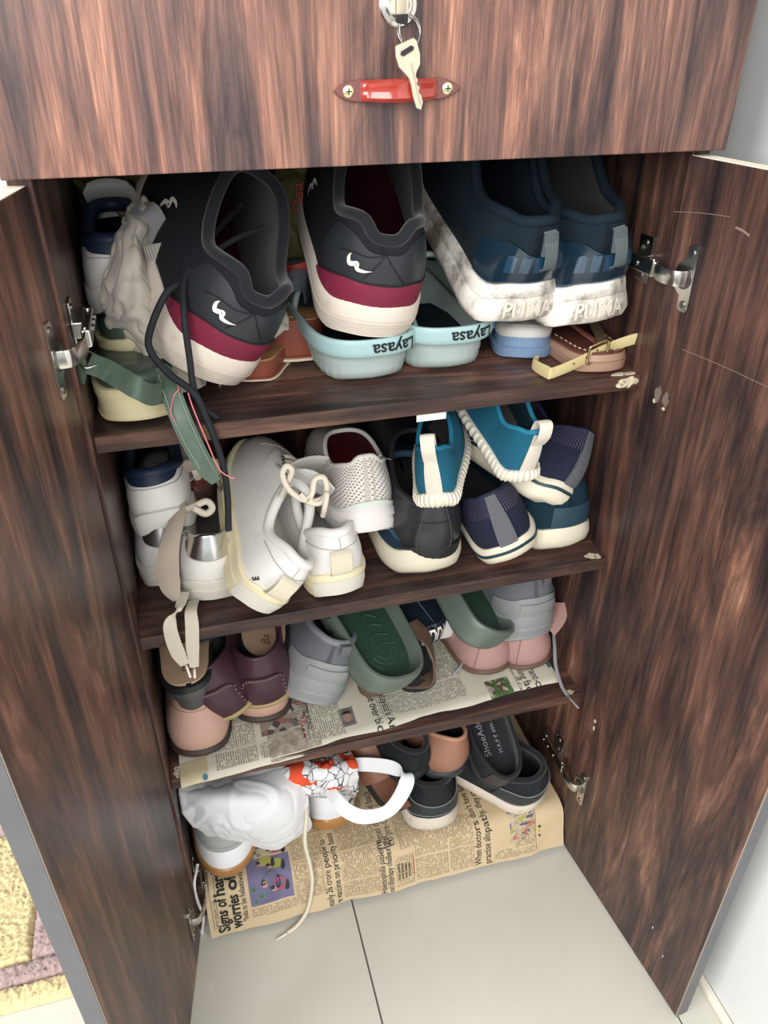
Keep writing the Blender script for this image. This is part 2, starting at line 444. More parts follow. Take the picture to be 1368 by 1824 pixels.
# keys
M_key = mat('worn_key', (.58, .52, .40), .48, .5, metal=.75, dirt=((.42, .36, .26), .35, 140))
kr = thing('key', 'worn pale metal key hanging on a thin ring over the red handle', 'key', at(735, 70, y=yd-.02))
k0 = Vector([float(c) for c in at(735, 70, y=yd-.022)])
kd = Vector([float(c) for c in (at(746, 196, y=yd-.021)-at(722, 82, y=yd-.021))]).normalized(); kx = kd.cross(Vector((0, 1, 0))).normalized(); kx = -kx if kx.x < 0 else kx
KL = (Vector([float(c) for c in at(746, 196, y=yd-.021)])-Vector([float(c) for c in at(722, 74, y=yd-.021)])).length
kp = [(-.17, .02), (-.15, .0), (.15, -.03), (.19, .02), (.205, .22), (.17, .36), (.09, .44), (.06, .5), (.085, .56), (.05, .61), (.09, .67), (.055, .73), (.085, .79), (.09, .9), (.03, 1.0), (-.04, .95), (-.055, .82), (-.05, .6), (-.06, .5), (-.1, .43), (-.185, .3), (-.195, .15)]
korg = Vector([float(c) for c in at(722, 76, y=yd-.021)])
def kb(pts): return [(a*KL, b*KL) for a, b in pts]
def world_child(o, root):
    mw = o.matrix_basis.copy(); o.parent = root; o.matrix_basis = root.matrix_basis.inverted() @ mw; return o
world_child(prism('blade', kb(kp), korg, kx, kd, .0022, M_key, None, bev=.0004), kr)
world_child(prism('ring_hole', kb([(-.1, .1), (.08, .06), (.115, .09), (.1, .13), (-.08, .17), (-.12, .14)]), korg+Vector((0, -.0013, 0)), kx, kd, .0014, M_black, None), kr)
world_child(prism('groove', kb([(.015, .3), (.035, .3), (.045, .92), (.025, .92)]), korg+Vector((0, -.0008, 0)), kx, kd, .001, mat('key_groove', (.42, .38, .3), .5, .5, metal=.6), None), kr)
c0 = at(728, 56, y=yd-.012); rr = .0093
world_child(tube('key_ring', [c0+np.array([rr*math.cos(a), .006*math.sin(a+.6), rr*1.05*math.sin(a)]) for a in np.linspace(0, 2*PI, 14, endpoint=False)], .00045, M_chrome, None, 6, 50, True), kr)
world_child(tube('key_ring', [c0+np.array([.001+rr*math.cos(a), .005*math.sin(a+1.2), .0006+rr*1.03*math.sin(a)]) for a in np.linspace(0, 2*PI, 14, endpoint=False)], .00045, M_chrome, None, 6, 50, True), kr)
k2 = thing('key', 'second key standing in the round cabinet lock', 'key', (lc[0], yd-.006, lc[2]))
world_child(prism('bow', [(-.001, -.008), (.001, -.008), (.001, .010), (-.001, .010)], (lc[0], yd-.004, lc[2]), (1, 0, 0), (0, 0, 1), .0005, M_key, None), k2)
b = world_child(prism('bow', [(0, -.0085), (.018, -.0105), (.02, .006), (.014, .012), (0, .009)], (lc[0]-.0009, yd-.0045, lc[2]), (.12, -1, 0), (0, 0, 1), .0019, M_key, None, bev=.0003), k2)
world_child(prism('grip', [(.004, -.0112), (.02, -.0125), (.021, -.006), (.004, -.006)], (lc[0]-.0022, yd-.0045, lc[2]), (.12, -1, 0), (0, 0, 1), .0026, M_black, None, bev=.0003), k2)
bpy.data.objects.remove([o for o in bpy.data.objects if o.name.startswith('bow') and o.parent == k2][0])

# doors --------------------------------------------------------------
DL, DT, DW = .2831, .018, .2831
def door(h, ang, sgn, m, lab):
    d = np.array([sgn*math.sin(ang), -math.cos(ang), 0]); n = np.array([math.cos(ang), sgn*math.sin(ang), 0])   # n points to +x
    rot = Matrix(((d[0], n[0], 0), (d[1], n[1], 0), (0, 0, 1)))
    y0, y1 = (0, DT) if sgn > 0 else (-DT, 0)
    root = box('door', (0, y0, .0054), (DW, y1, .9992), m, None, bev=.0006)
    root.matrix_basis = Matrix.Translation(Vector((h[0], h[1], 0))) @ rot.to_4x4()
    cpart(root); root['label'] = lab
    e = box('edge_band', (DW-.0004, y0+.0006, .006), (DW+.0006, y1-.0006, .9986), M_dedge, root, bev=.0002)
    box('worn_edge', (DW-.0007, (y0 if sgn > 0 else y1)-.0002, .006), (DW+.0007, (y0 if sgn > 0 else y1)+.0002, .9986), mat('worn_laminate_edge', (.30, .25, .2), .7), root, bev=0)
    t = box('raw_top', (.0015, y0+.0008, .9988), (DW-.0012, y1-.0008, .9997), M_raw, root, bev=.0002)
    return root, d, n
M_dedge = mat('grey_edge_band', (.095, .095, .105), .42, .4, var=.12, varscale=14)
doorR, dRd, dRn = door((W-.0054, -.0186), .1000, 1, M_doorR, 'open right door, wood-grain inner face')
doorL, dLd, dLn = door((-.0027, -.0256), .1831, -1, M_doorL, 'open left door, wood-grain inner face')

# ================================================================== footwear generator
def lerp(a, b, k): return a+(b-a)*k
class Shoe:
    """heel-back-bottom at the origin, toe along +y, up +z"""
    def __init__(s, name, label, loc, rot, L=.29, Wh=.075, Wb=.105, hs=(.035, .022), spring=.022, hh=.075, hd=.055, ht=.095, yh=.03, yt=.52,
                 Wc=None, toe_h=.05, bend=0.0, b1=.006, b2=.004, tab=0.0, cat='shoe', group=None, n=2.3, ntoe=2.0, tt=.34, heelround=.008, lean=0.0, waist=0.0):
        s.__dict__.update(locals()); s.Wc = Wc or Wh*.86
        s.root = thing(name, label, cat, loc, R3(*rot), group)
        s.per = 2*L+Wb
        s.rings = None
    def w(s, t):
        th = s.Wh*.62/s.L
        m = lerp(s.Wh/2, s.Wb/2, smooth01((t-.12)/.55))-s.waist*np.exp(-((t-.38)/.14)**2)
        h = np.maximum(1-np.abs(1-np.clip(t/th, 0, 1))**s.n, 0)**(1/s.n)
        k = np.maximum(1-np.abs(np.clip((t-(1-s.tt))/s.tt, 0, 1))**s.ntoe, 0)**(1/s.ntoe)
        return m*h*k
    def tu(s, u):
        th = 2*PI*np.asarray(u, float); t = (1-np.cos(th))/2
        return t, np.where(np.sin(th) >= 0, 1.0, -1.0)
    def base(s, u, off=0.0):
        t, sg = s.tu(u); x = sg*(s.w(t)*(1+off*2/s.Wh)); y = -off+t*(s.L+2*off)
        return np.stack([x+s.bend*t*t, y], -1), t
    def z0(s, t): return s.spring*smooth01((t-.6)/.4)**1.6 + s.heelround*(1-smooth01(t/.10))**2
    def hsole(s, t): return lerp(s.hs[0], s.hs[1], smooth01((t-.1)/.7))
    def nrm2(s, u):
        e = 1e-3; a, _ = s.base(np.asarray(u)+e); b, _ = s.base(np.asarray(u)-e); d = a-b; d /= np.linalg.norm(d, axis=-1, keepdims=True)+1e-12
        return np.stack([d[..., 1], -d[..., 0]], -1)
    def _surf(s, u, v):
        u = np.asarray(u, float); v = np.asarray(v, float); u, v = np.broadcast_arrays(u, v)
        B, t = s.base(u, -.002); bz = s.z0(t)+s.hsole(t)-.004
        _, sg = s.tu(u)
        ty = s.yh*s.L+t*(s.yt-s.yh)*s.L
        tx = sg*s.Wc/2*np.maximum(1-np.abs(2*t-1)**2.3, 0)**(1/2.3)+s.bend*(ty/s.L)**2
        tz = s.hs[0]+np.where(t < .42, s.hh+(s.hd-s.hh)*smooth01(t/.42), s.hd+(s.ht-s.hd)*smooth01((t-.42)/.58))+s.tab*np.exp(-(t/.035)**2)
        ty = ty-s.lean*np.exp(-(t/.06)**2)
        h = tz-bz; wt = smooth01((t-.35)/.65); N = s.nrm2(u)
        P0 = np.stack([B[..., 0], B[..., 1], bz], -1); P3 = np.stack([tx, ty, tz], -1)
        P1 = np.stack([B[..., 0]+N[..., 0]*lerp(s.b1, .002, wt), B[..., 1]+N[..., 1]*lerp(s.b1, .002, wt), bz+lerp(.4*h, s.toe_h, wt)], -1)
        k2 = lerp(.25, .5, wt)
        P2 = np.stack([tx+(B[..., 0]-tx)*k2+N[..., 0]*lerp(s.b2, 0, wt), ty+(B[..., 1]-ty)*k2+N[..., 1]*lerp(s.b2, 0, wt), tz-lerp(.3, .2, wt)*h], -1)
        v = v[..., None]; q = 1-v
        return q**3*P0+3*q*q*v*P1+3*q*v*v*P2+v**3*P3
    def surf(s, u, v, off=0.0):
        P = s._surf(u, v)
        if np.any(off):
            e = 2e-3; v = np.asarray(v, float)
            du = s._surf(np.asarray(u)+e, v)-s._surf(np.asarray(u)-e, v); dv = s._surf(u, np.minimum(v+e, 1))-s._surf(u, np.maximum(v-e, 0))
            N = np.cross(du, dv); N /= np.linalg.norm(N, axis=-1, keepdims=True)+1e-12
            P = P+N*np.asarray(off)[..., None] if np.ndim(off) else P+N*off
        return P
    def grid(s, fn, name, us, vs, m, parent, closed=False):
        U, V_ = np.meshgrid(us, vs, indexing='ij'); P = fn(U, V_).reshape(-1, 3)
        uv = np.stack([U*s.per, V_*.09], -1).reshape(-1, 2)
        return new_obj(name, P, grid_faces(len(us), len(vs), closed), m, parent, uvs=uv)
    def upper(s, m, name='upper', nu=72, nv=16):
        s.up = s.grid(lambda u, v: s.surf(u, v), name, np.linspace(0, 1, nu, endpoint=False), np.linspace(0, 1, nv), m, s.root, True); return s.up
    def lining(s, m, t=.004, v0=.02):
        return s.grid(lambda u, v: s.surf(u, v, -t), 'lining', np.linspace(1, 0, 56, endpoint=False), np.linspace(v0, .985, 10), m, s.root, True)
    def collar(s, m, r=.004, name='collar', u0=None, u1=None):
        if u0 is None:
            P = s.surf(np.linspace(0, 1, 64, endpoint=False), np.full(64, .985), -r*.5); V, F = tube_geo(P, r, 8, True)
        else:
            P = s.surf(np.linspace(u0, u1, 40), np.full(40, .985), -r*.5); V, F = tube_geo(P, r, 8)
        return new_obj(name, V, F, m, s.root)
    def insole(s, m, z=.003, off=-.003, name='insole', parent=None, t1=1.0, thick=0.0):
        n = 60; us = np.linspace(0, 1, n, endpoint=False); B, t = s.base(us, off); zz = s.z0(t)*.9+s.hsole(t)+z
        V = np.column_stack([B, zz]); F = [(i, i+1, n-i-1, (n-i) % n) for i in range(n//2)]
        if thick:
            W2 = V.copy(); W2[:, 2] -= thick; V = np.concatenate([V, W2]); F += [((i+1) % n, i, n+i, n+(i+1) % n) for i in range(n)]
        return new_obj(name, V, F, m, parent or s.root, uvs=V[:, :2], sharp=50)
    DEF = [(0, -.007), (.06, -.002), (.25, .002), (.6, .003), (.9, .001), (1.0, -.001), (1.0, -.004)]
    def solepoint(s, u, k, off=0.0):
        rz = np.array([r[0] for r in s.rings]); ro = np.array([r[1] for r in s.rings]); idx = np.linspace(0, 1, len(rz))
        u, k = np.broadcast_arrays(np.asarray(u, float), np.asarray(k, float))
        zf = np.interp(k, idx, rz); of = np.interp(k, idx, ro)+off
        t, sg = s.tu(u); th = s.w(t)
        x = sg*th*(1+of*2/s.Wh)+s.bend*t*t; y = -of+t*(s.L+2*of); z = s.z0(t)+zf*s.hsole(t)
        return np.stack([x, y, z], -1)
    def sole(s, m, rings=None, name='sole', nu=72, wav=None):
        s.rings = rings or s.DEF
        us = np.linspace(0, 1, nu, endpoint=False); ks = np.linspace(0, 1, len(s.rings))
        U, K = np.meshgrid(us, ks, indexing='ij'); P = s.solepoint(U, K)
        if wav is not None: P = wav(U, K, P)
        nv = len(ks); V = P.reshape(-1, 3); F = grid_faces(nu, nv, True)
        for i in range(nu//2):
            a, b, c, d = i, i+1, nu-i-1, (nu-i) % nu
            F.append((d*nv, c*nv, b*nv, a*nv)); F.append((a*nv+nv-1, b*nv+nv-1, c*nv+nv-1, d*nv+nv-1))
        uv = np.stack([U*s.per, P[..., 2]], -1).reshape(-1, 2)
        s.so = new_obj(name, V, F, m, s.root, uvs=uv, sharp=38); return s.so
    def patch(s, name, u0, u1, v0, v1, m, off=.0012, nu=24, nv=10, parent=None, on='upper', low=-.0004):
        a = np.concatenate([[0], np.linspace(0, 1, nu), [1]]); b = np.concatenate([[0], np.linspace(0, 1, nv), [1]])
        A, B = np.meshgrid(a, b, indexing='ij')
        f0 = v0 if callable(v0) else (lambda x: np.full_like(x, v0)); f1 = v1 if callable(v1) else (lambda x: np.full_like(x, v1))
        U = lerp(u0, u1, A); V_ = lerp(f0(A), f1(A), B)
        O = np.full(A.shape, off); O[0, :] = O[-1, :] = low; O[:, 0] = O[:, -1] = low
        P = s.surf(U, V_, O) if on == 'upper' else s.solepoint(U, V_, O)
        uv = np.stack([U*s.per, V_*.09], -1).reshape(-1, 2)
        return new_obj(name, P.reshape(-1, 3), grid_faces(len(a), len(b)), m, parent or s.root, uvs=uv, sharp=50)
    def decal(s, name, VF, u, v, size, m, parent=None, rot=0.0, off=.0012, on='upper', center=True):
        V, F = VF; V = np.array(V, float)*size
        if center: V -= (V.max(0)+V.min(0))/2
        c, d = math.cos(rot), math.sin(rot); V = np.stack([V[:, 0]*c-V[:, 1]*d, V[:, 0]*d+V[:, 1]*c], 1)
        fn = (lambda a, b: s.surf(a, b)) if on == 'upper' else (lambda a, b: s.solepoint(a, b))
        e = 1e-3
        ku = np.linalg.norm(fn(np.array(u+e), np.array(v))-fn(np.array(u-e), np.array(v)))/(2*e); kv = np.linalg.norm(fn(np.array(u), np.array(v+e))-fn(np.array(u), np.array(v-e)))/(2*e)
        U = u+V[:, 0]/ku; VV = np.clip(v+V[:, 1]/kv, 0, 1)
        P = s.surf(U, VV, off) if on == 'upper' else s.solepoint(U, VV, off)
        return new_obj(name, P, F, m, parent or s.root, smooth=True)
    def line(s, name, us, vs, r, m, parent=None, off=.0008, on='upper', n=6, res=40):
        U = np.interp(np.linspace(0, 1, res), np.linspace(0, 1, len(us)), us); V_ = np.interp(np.linspace(0, 1, res), np.linspace(0, 1, len(vs)), vs)
        P = s.surf(U, V_, off) if on == 'upper' else s.solepoint(U, V_, off)
        V, F = tube_geo(P, r, n); return new_obj(name, V, F, m, parent or s.root)
    def tongue(s, m, w=.055, top=.03, y1=.66, lift=0.0):
        yt = s.yt*s.L; z = s.hs[0]+s.ht
        return ribbon('tongue', [(0, s.L*y1, z-.022), (0, yt+.012, z-.006+lift), (0, yt-.012, z+top*.55+lift), (0, yt-.02, z+top+lift)], (1, 0, 0), [w*.8, w, w*1.05, w*.8], .005, m, s.root, 16, bulge=.8)
    def laces(s, m, rows=4, w=.03, r=.0022, y0=.55, y1=.72, flat=2.0):
        out = []
        for i in range(rows):
            f = i/(rows-1) if rows > 1 else 0
            y = lerp(y0, y1, f)
            out.append(y)
        objs = []
        for i, y in enumerate(out):
            # find v on centre line (u=.5) whose y matches
            vs = np.linspace(0, 1, 60); Pc = s.surf(np.full(60, .5), vs); zc = np.interp(-y*s.L, -Pc[:, 1], Pc[:, 2]) if Pc[0, 1] < Pc[-1, 1] else np.interp(y*s.L, Pc[::-1, 1], Pc[::-1, 2])
            objs.append(tube('lace', [(-w/2, y*s.L-.003, zc-.002), (-w/4, y*s.L, zc+.004), (w/4, y*s.L+.002, zc+.004), (w/2, y*s.L+.004, zc-.002)], r, m, None, 6, 12))
        return join('laces', objs, s.root)
    def pad(s, m, h=.014, off=-.004, name='footbed'):
        n = 64; us = np.linspace(0, 1, n, endpoint=False); V = []; rr = [(0, off), (.45, off+.001), (.8, off-.001), (.96, off-.005), (1.02, off-.014), (.97, off-.026)]
        for k, o in rr:
            B, t = s.base(us, o); V.append(np.column_stack([B, s.z0(t)*.9+s.hsole(t)-.001+k*h]))
        V = np.stack(V, 1).reshape(-1, 3); k = len(rr); F = grid_faces(n, k, True)
        for i in range(n//2): F.append((i*k+k-1, (i+1)*k+k-1, (n-i-1)*k+k-1, ((n-i) % n)*k+k-1))
        return new_obj(name, V, F, m, s.root, uvs=V[:, :2])
    def std(s, mu, ml, ms, mi=None, rings=None, rc=.004, mc=None):
        s.sole(ms, rings); s.upper(mu); s.lining(ml); s.collar(mc or ml, rc); s.insole(mi or ml); return s

# frequently used materials
def M(n): return MATS[n]
mat('dark_knit', (.012, .014, .019), .8, .3, bump=('weave', .0022, .6))
mat('charcoal_synth', (.022, .026, .031), .45, .4, bump=('noise', 300, .1))
mat('black_lining', (.012, .013, .017), .9, .2, sheen=.2)
mat('maroon_foam', (.19, .018, .045), .6, .35, dirt=((.28, .08, .10), .15, 60))
mat('bone_sole', (.70, .62, .54), .62, .35, dirt=((.52, .42, .33), .35, 40), bump=('noise', 120, .08))
mat('white_logo', (.86, .80, .70), .5)
mat('black_lace', (.014, .016, .02), .75, .3, bump=('noise', 500, .4))
mat('navy_mesh', (.008, .021, .034), .7, .3, bump=('weave', .0028, .9))
mat('navy_knit', (.006, .013, .021), .85, .2, bump=('weave', .003, .6))
mat('navy_tpu', (.006, .020, .036), .18, .5, coat=.5)
mat('navy_tpu_light', (.012, .045, .09), .12, .6, coat=.8)
mat('dirty_white', (.78, .74, .68), .6, .35, dirt=((.16, .14, .115), .85, 20), bump=('noise', 90, .1))
mat('grey_tape', (.14, .17, .18), .8, .2, bump=('ribv', .0016, .8))
mat('aqua_eva', (.40, .475, .45), .5, .4, dirt=((.42, .41, .33), .35, 30))
mat('aqua_strap', (.34, .50, .51), .42, .4)
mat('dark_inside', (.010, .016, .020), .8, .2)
mat('ink', (.012, .014, .018), .5)
mat('sage_leather', (.10, .145, .11), .42, .4, bump=('noise', 160, .35), var=.2, varscale=60)
mat('sage_bed', (.055, .085, .066), .33, .45)
mat('cream_sole', (.72, .64, .40), .5, .4, dirt=((.66, .50, .20), .35, 25))
mat('cream_welt', (.74, .70, .56), .5, .4)
mat('terracotta', (.26, .075, .045), .5, .4, bump=('noise', 70, .35), dirt=((.33, .14, .09), .35, 60))
mat('tan_bed', (.46, .25, .12), .55, .35, var=.15, varscale=30)
mat('ivory_foam', (.72, .66, .52), .7, .2)
mat('canvas_cloth', (.50, .46, .40), .9, .15, bump=('noise', 90, .35), var=.12, varscale=14, sheen=.2)
mat('olive_bag', (.22, .19, .085), .55, .35, var=.25, varscale=20, bump=('noise', 40, .3))
mat('red_print', (.45, .05, .05), .6)

# ================================================================== top shelf
LOGO = stroke([(-.52, .30), (-.55, .10), (-.42, -.10), (-.22, .0), (-.08, .10), (-.06, -.02), (.02, -.12), (.3, -.08), (.66, .04)], [.02, .16, .2, .2, .2, .2, .2, .14, .01], 40)

def black_runner(label, loc, rot, group):
    s = Shoe('sneaker', label, loc, rot, L=.315, Wh=.105, Wb=.125, hs=(.042, .024), spring=.03, hh=.085, hd=.066, ht=.11, yh=.05, yt=.50, Wc=.084, toe_h=.055, b1=.004, b2=.006, tab=-.014, lean=.004, group=group)
    rings = [(0, -.012), (.05, -.006)]
    for i in range(6): rings += [(.10+i*.075, 0+i*.0006), (.15+i*.075, .0002+i*.0006), (.156+i*.075, -.0016+i*.0006), (.17+i*.075, -.0016+i*.0006)]
    rings += [(.58, .003), (.85, .0025), (1.0, 0), (1.0, -.004)]
    s.sole(M('bone_sole'), rings)
    s.upper(M('dark_knit')); s.lining(M('black_lining')); s.insole(mat('maroon_insole', (.05, .006, .012), .9, .15))
    s.collar(M('black_lining'), .006)
    band = lambda a: .30-.16*np.abs(2*a-1)**3
    s.patch('midsole_band', -.155, .155, 0.0, lambda a: .36-.30*np.abs(2*a-1)**2.2, M('maroon_foam'), .0022, 40, 8)
    hc = s.patch('heel_counter', -.15, .15, lambda a: .34-.20*np.abs(2*a-1)**2.2, lambda a: .80+.10*np.cos(a*PI)**2-.08*np.abs(2*a-1), M('charcoal_synth'), .0016, 40, 10)
    seam = mat('seam_dark', (.008, .009, .011), .7)
    s.line('seam', [-.1, 0, .04], [.56, .80, .36], .0007, seam, hc, .0022); s.line('seam', [0, -.03], [.80, .42], .0006, seam, hc, .0022)
    s.line('stitching', list(np.linspace(-.145, .145, 25)), list(.365-.20*np.abs(np.linspace(-1, 1, 25))**2.2), .0008, seam, hc, .0022)
    s.decal('logo', LOGO, -.045, .55, .020, M('white_logo'), None, 0, .0028)
    sd = s.decal('logo', LOGO, .72, .48, .032, M('white_logo'), None, -1.25, .0028)
    return s
RUN = 'black and maroon running shoes'
a = black_runner('black running shoe with maroon band and loose hanging lace, over the cloth bag', (.1043, .0419, .7986), (-.4, 25.1, 32.1), RUN)
b = black_runner('black running shoe with maroon band, on the left pale blue clog', (.2716, .0465, .8242), (-9, 19.5, 9), RUN)
tube('lace', [b.surf(np.array(.56), np.array(.97)), (.045, .17, .17), (.062, .155, .16), (.055, .14, .155)], .0022, M('black_lace'), b.root)
for q in (.15, .18): disc('eyelet', (.018, q, .148), (0.2, 0, 1), .003, .001, M_chrome, b.root, 12)
# long lace of the left shoe, draped over the heel and hanging below the shelf
inv = a.root.matrix_basis.inverted()
def loc_of(root, P): 
    v = root.matrix_basis.inverted() @ Vector([float(c) for c in P]); return (v.x, v.y, v.z)
def px(lst): return [at(*p[:2], y=p[2]) for p in lst]
l1 = px([(430, 365, .17), (395, 400, .13), (350, 455, .075), (325, 500, .05), (298, 520, .04), (272, 575, .03), (266, 620, .015), (300, 665, .01), (345, 700, .0), (370, 750, -.008), (395, 820, -.013), (405, 880, -.013), (407, 945, -.013)])
l2 = px([(470, 405, .12), (420, 425, .10), (365, 460, .07), (330, 495, .047), (328, 560, .015), (338, 640, .006), (345, 690, .004), (362, 725, .006), (386, 745, .008)])
tube('lace', [loc_of(a.root, p) for p in l1], .0033, M('black_lace'), a.root, 6, 90, flat=.7)
tube('lace', [loc_of(a.root, p) for p in l2], .0031, M('black_lace'), a.root, 6, 70, flat=.7)
lab = s_lab = a.decal('size_label', (np.array([(0, 0), (1, 0), (1, .22), (0, .22)]), [(0, 1, 2, 3)]), -.02, .9, .02, M('white_logo'), None, -.2, -.0062)

# navy trainers --------------------------------------------------------
def navy_trainer(label, loc, rot):
    s = Shoe('sneaker', label, loc, rot, L=.31, Wh=.092, Wb=.104, hs=(.052, .03), spring=.03, hh=.072, hd=.060, ht=.112, yh=.075, yt=.52, Wc=.076, toe_h=.055, b1=.004, b2=.008, tab=.006, lean=.012, group='navy blue trainers with dirty white soles', heelround=.014)
    rings = [(0, -.010), (.07, .001), (.2, .008), (.4, .010), (.62, .0065), (.70, .0035), (.74, .0045), (.9, .003), (1.0, .001), (1.0, -.004)]
    so = s.sole(M('dirty_white'), rings)
    s.upper(M('navy_mesh')); s.lining(M('black_lining')); s.insole(M('black_lining')); s.collar(M('navy_knit'), .0055)
    hc = s.patch('heel_counter', -.12, .12, .10, lambda a: .66-.10*np.abs(2*a-1)-.16*np.exp(-((a-.5)/.16)**2)+.10*np.exp(-((np.abs(a-.5)-.28)/.14)**2), M('navy_tpu'), .003, 40, 8)
    for q in (-.055, -.03, -.006, .02, .045): s.patch('heel_window', q, q+.017, .26, .50, M('navy_tpu_light'), .0042, 4, 4, hc)
    s.patch('heel_tape', -.002, .026, .55, .86, M('grey_tape'), .0085, 6, 8, None, low=.0055)
    lp = s.surf(np.full(5, .012), np.array([.88, .7, .5, .36, .30]), np.array([.004, .0085, .010, .009, .003]))
    ribbon('pull_loop', lp, s.surf(np.array(.032), np.array(.5))-s.surf(np.array(-.008), np.array(.5)), .013, .0014, M('grey_tape'), s.root, 20)
    s.line('stitching', list(np.linspace(-.12, .12, 20)), [.085]*20, .0008, mat('teal_thread', (.05, .12, .16), .7), None, .0018)
    s.decal('lettering', text_mesh('PUMA', .03), .0, .40, .030, mat('embossed_white', (.60, .55, .47), .6), so, 0, .0024, 'sole')
    return s
n1 = navy_trainer('navy blue trainer leaning toe-up over the right clog, scuffed white sole', (.4334, .0438, .8249), (-.4, 26, -2.2))
n2 = navy_trainer('navy blue trainer beside the right hinge, dirty white sole seen from behind', (.5075, .0251, .8206), (1, 19, -5.5))

# pale blue clogs ------------------------------------------------------
def clog(name, label, loc, rot, L, Wh, Wb, me, mb, mstrap, mdome, h=.05, hf=.034, strap=None, text=None, group=None, rim=.012, domeh=.062, vents=True, tread=True, holes=False):
    s = Shoe(name, label, loc, rot, L=L, Wh=Wh, Wb=Wb, hs=(h, hf), spring=.022, heelround=.004, group=group, cat='clog', n=2.6)
    rings = [(0, -.007), (.09, -.002), (.28, .0005), (.33, 0), (.5, .0015), (.55, .0012), (.78, .0022), (.83, .0018), (1.0, .001), (1.05, -.0005), (1.05, -.004), (.92, -.007), (.66, -.012), (.62, -.02)]
    def wav(U, K, P):
        g = np.where((K < .3) & (K > .05), 1.0, 0)*(np.abs(((U*44) % 1)-.5)*2)
        side = np.clip(np.abs(np.sin(2*PI*U)), 0, 1)
        P = P.copy(); ctr = np.stack([np.zeros_like(U), P[..., 1]*0+L*.4], -1); d = P[..., :2]-ctr; d /= np.linalg.norm(d, axis=-1, keepdims=True)
        P[..., :2] -= d*(g*.0035*side)[..., None]; return P
    s.sole(me, rings, wav=wav if tread else None, nu=132)
    s.insole(mb, -.30*h, -.0125, 'footbed')
    # vamp dome over the front half
    nt, na = 22, 18; V = []
    for i in range(nt):
        t = lerp(.44, .995, i/(nt-1)); yv = t*L; wv = float(s.w(np.array(t)))*(1.02); zb = float(s.z0(np.array(t))+s.hsole(np.array(t)))*.96
        hv = domeh*(1-smooth01((t-.45)/.55)*.45)*math.sqrt(max(0, 1-max(0, (t-.72)/.28)**2.4))
        for j in range(na):
            a = PI*j/(na-1); sx = -math.copysign(abs(math.cos(a))**.75, math.cos(a)); sz = math.sin(a)**.8
            V.append((sx*wv+s.bend*t*t, yv-.012*sz*(1-i/(nt-1)), zb+hv*sz))
    dm = new_obj('vamp', V, grid_faces(nt, na), mdome, s.root)
    so = dm.modifiers.new('thickness', 'SOLIDIFY'); so.thickness = .005; so.offset = -1
    if vents:
        for yy, xx in ((.56, -.02), (.56, .02), (.64, 0), (.66, -.03), (.66, .03), (.74, -.016), (.74, .016)):
            k = domeh*(1-smooth01((yy-.45)/.55)*.45)
            disc('vent_hole', (xx, yy*L, s.hsole(np.array(yy))*.96+k*math.sqrt(max(.1, 1-(xx/(Wb*.55))**2))*.93), (xx*6, .2, 1), .0052, .0025, M('dark_inside'), s.root, 12)
    if strap:
        zc, zw, sw = strap     # drop of the strap behind the heel, height there, width
        us = np.linspace(-.235, .235, 33); B, t = s.base(us, .009)
        f = np.cos(us/.235*PI/2)**.8
        z = s.hsole(t)+lerp(.012, zw, f)
        P = np.column_stack([B[:, 0], B[:, 1]-zc*f, z]); D = np.column_stack([np.zeros(33), -np.full(33, .28)*f*0, np.ones(33)])
        st = ribbon('heel_strap', P, D, sw*1.0, .0055, mstrap, s.root, 66, nw=7)
        for sg in (-1, 1):
            c = s.base(np.array(.235*sg), .006)[0]; disc('rivet', (c[0]+sg*.0015, c[1], float(s.hsole(np.array(.45)))+.012), (sg, 0, 0), .0085, .004, mstrap, s.root, 18)
        if text:
            Vt, Ft = text_mesh(text, .02); Vt = np.array(Vt); Vt = Vt-(Vt.max(0)+Vt.min(0))/2; sc = .019; Vt = -Vt*sc      # upside-down print
            arc = np.concatenate([[0], np.cumsum(np.linalg.norm(np.diff(P, axis=0), axis=1))]); mid = arc[16]
            xs_ = mid+.020+Vt[:, 0]
            Q = np.column_stack([np.interp(xs_, arc, P[:, k]) for k in range(3)]); Tn = np.column_stack([np.interp(xs_+.001, arc, P[:, k])-np.interp(xs_-.001, arc, P[:, k]) for k in range(3)])
            Tn /= np.linalg.norm(Tn, axis=1)[:, None]; Nn = np.cross(Tn, [0, 0, 1.0]); Q = Q+Nn*.0034+np.outer(Vt[:, 1], [0, 0, 1.0])
            new_obj('lettering', Q, Ft, M('ink'), st, smooth=False)
    return s
CL = 'pale blue clogs'
c1 = clog('clog', 'pale blue clog with heel strap under the right black running shoe', at(664, 684, z=Z1), (2, 0, 0), .278, .096, .108, M('aqua_eva'), M('dark_inside'), M('aqua_strap'), M('aqua_eva'), .040, .032, (.003, .004, .0175), 'Layasa', CL)
c2 = clog('clog', 'pale blue clog with heel strap between its twin and the small blue sandal', at(800, 664, z=Z1), (-2, 0, 0), .270, .092, .108, M('aqua_eva'), M('dark_inside'), M('aqua_strap'), M('aqua_eva'), .041, .032, (.003, .005, .0175), 'Layasa', CL)

# sandals: slab soles with straps -----------------------------------------
def slab(name, label, loc, rot, L, Wh, Wb, hs, msole, mbed, group=None, rings=None, bed_off=-.002, bed_t=.004, welt=None, spring=.012, cat='sandal', n=2.3, **k):
    s = Shoe(name, label, loc, rot, L=L, Wh=Wh, Wb=Wb, hs=hs, spring=spring, group=group, cat=cat, n=n, heelround=.003, **k)
    s.sole(msole, rings or [(0, -.004), (.05, -.001), (.2, 0), (.8, 0), (.95, -.0005), (1.0, -.0015)])
    s.bed = s.pad(mbed, bed_t, bed_off) if bed_t > .01 else s.insole(mbed, bed_t-.0005, bed_off, 'footbed', None, thick=bed_t)
    return s
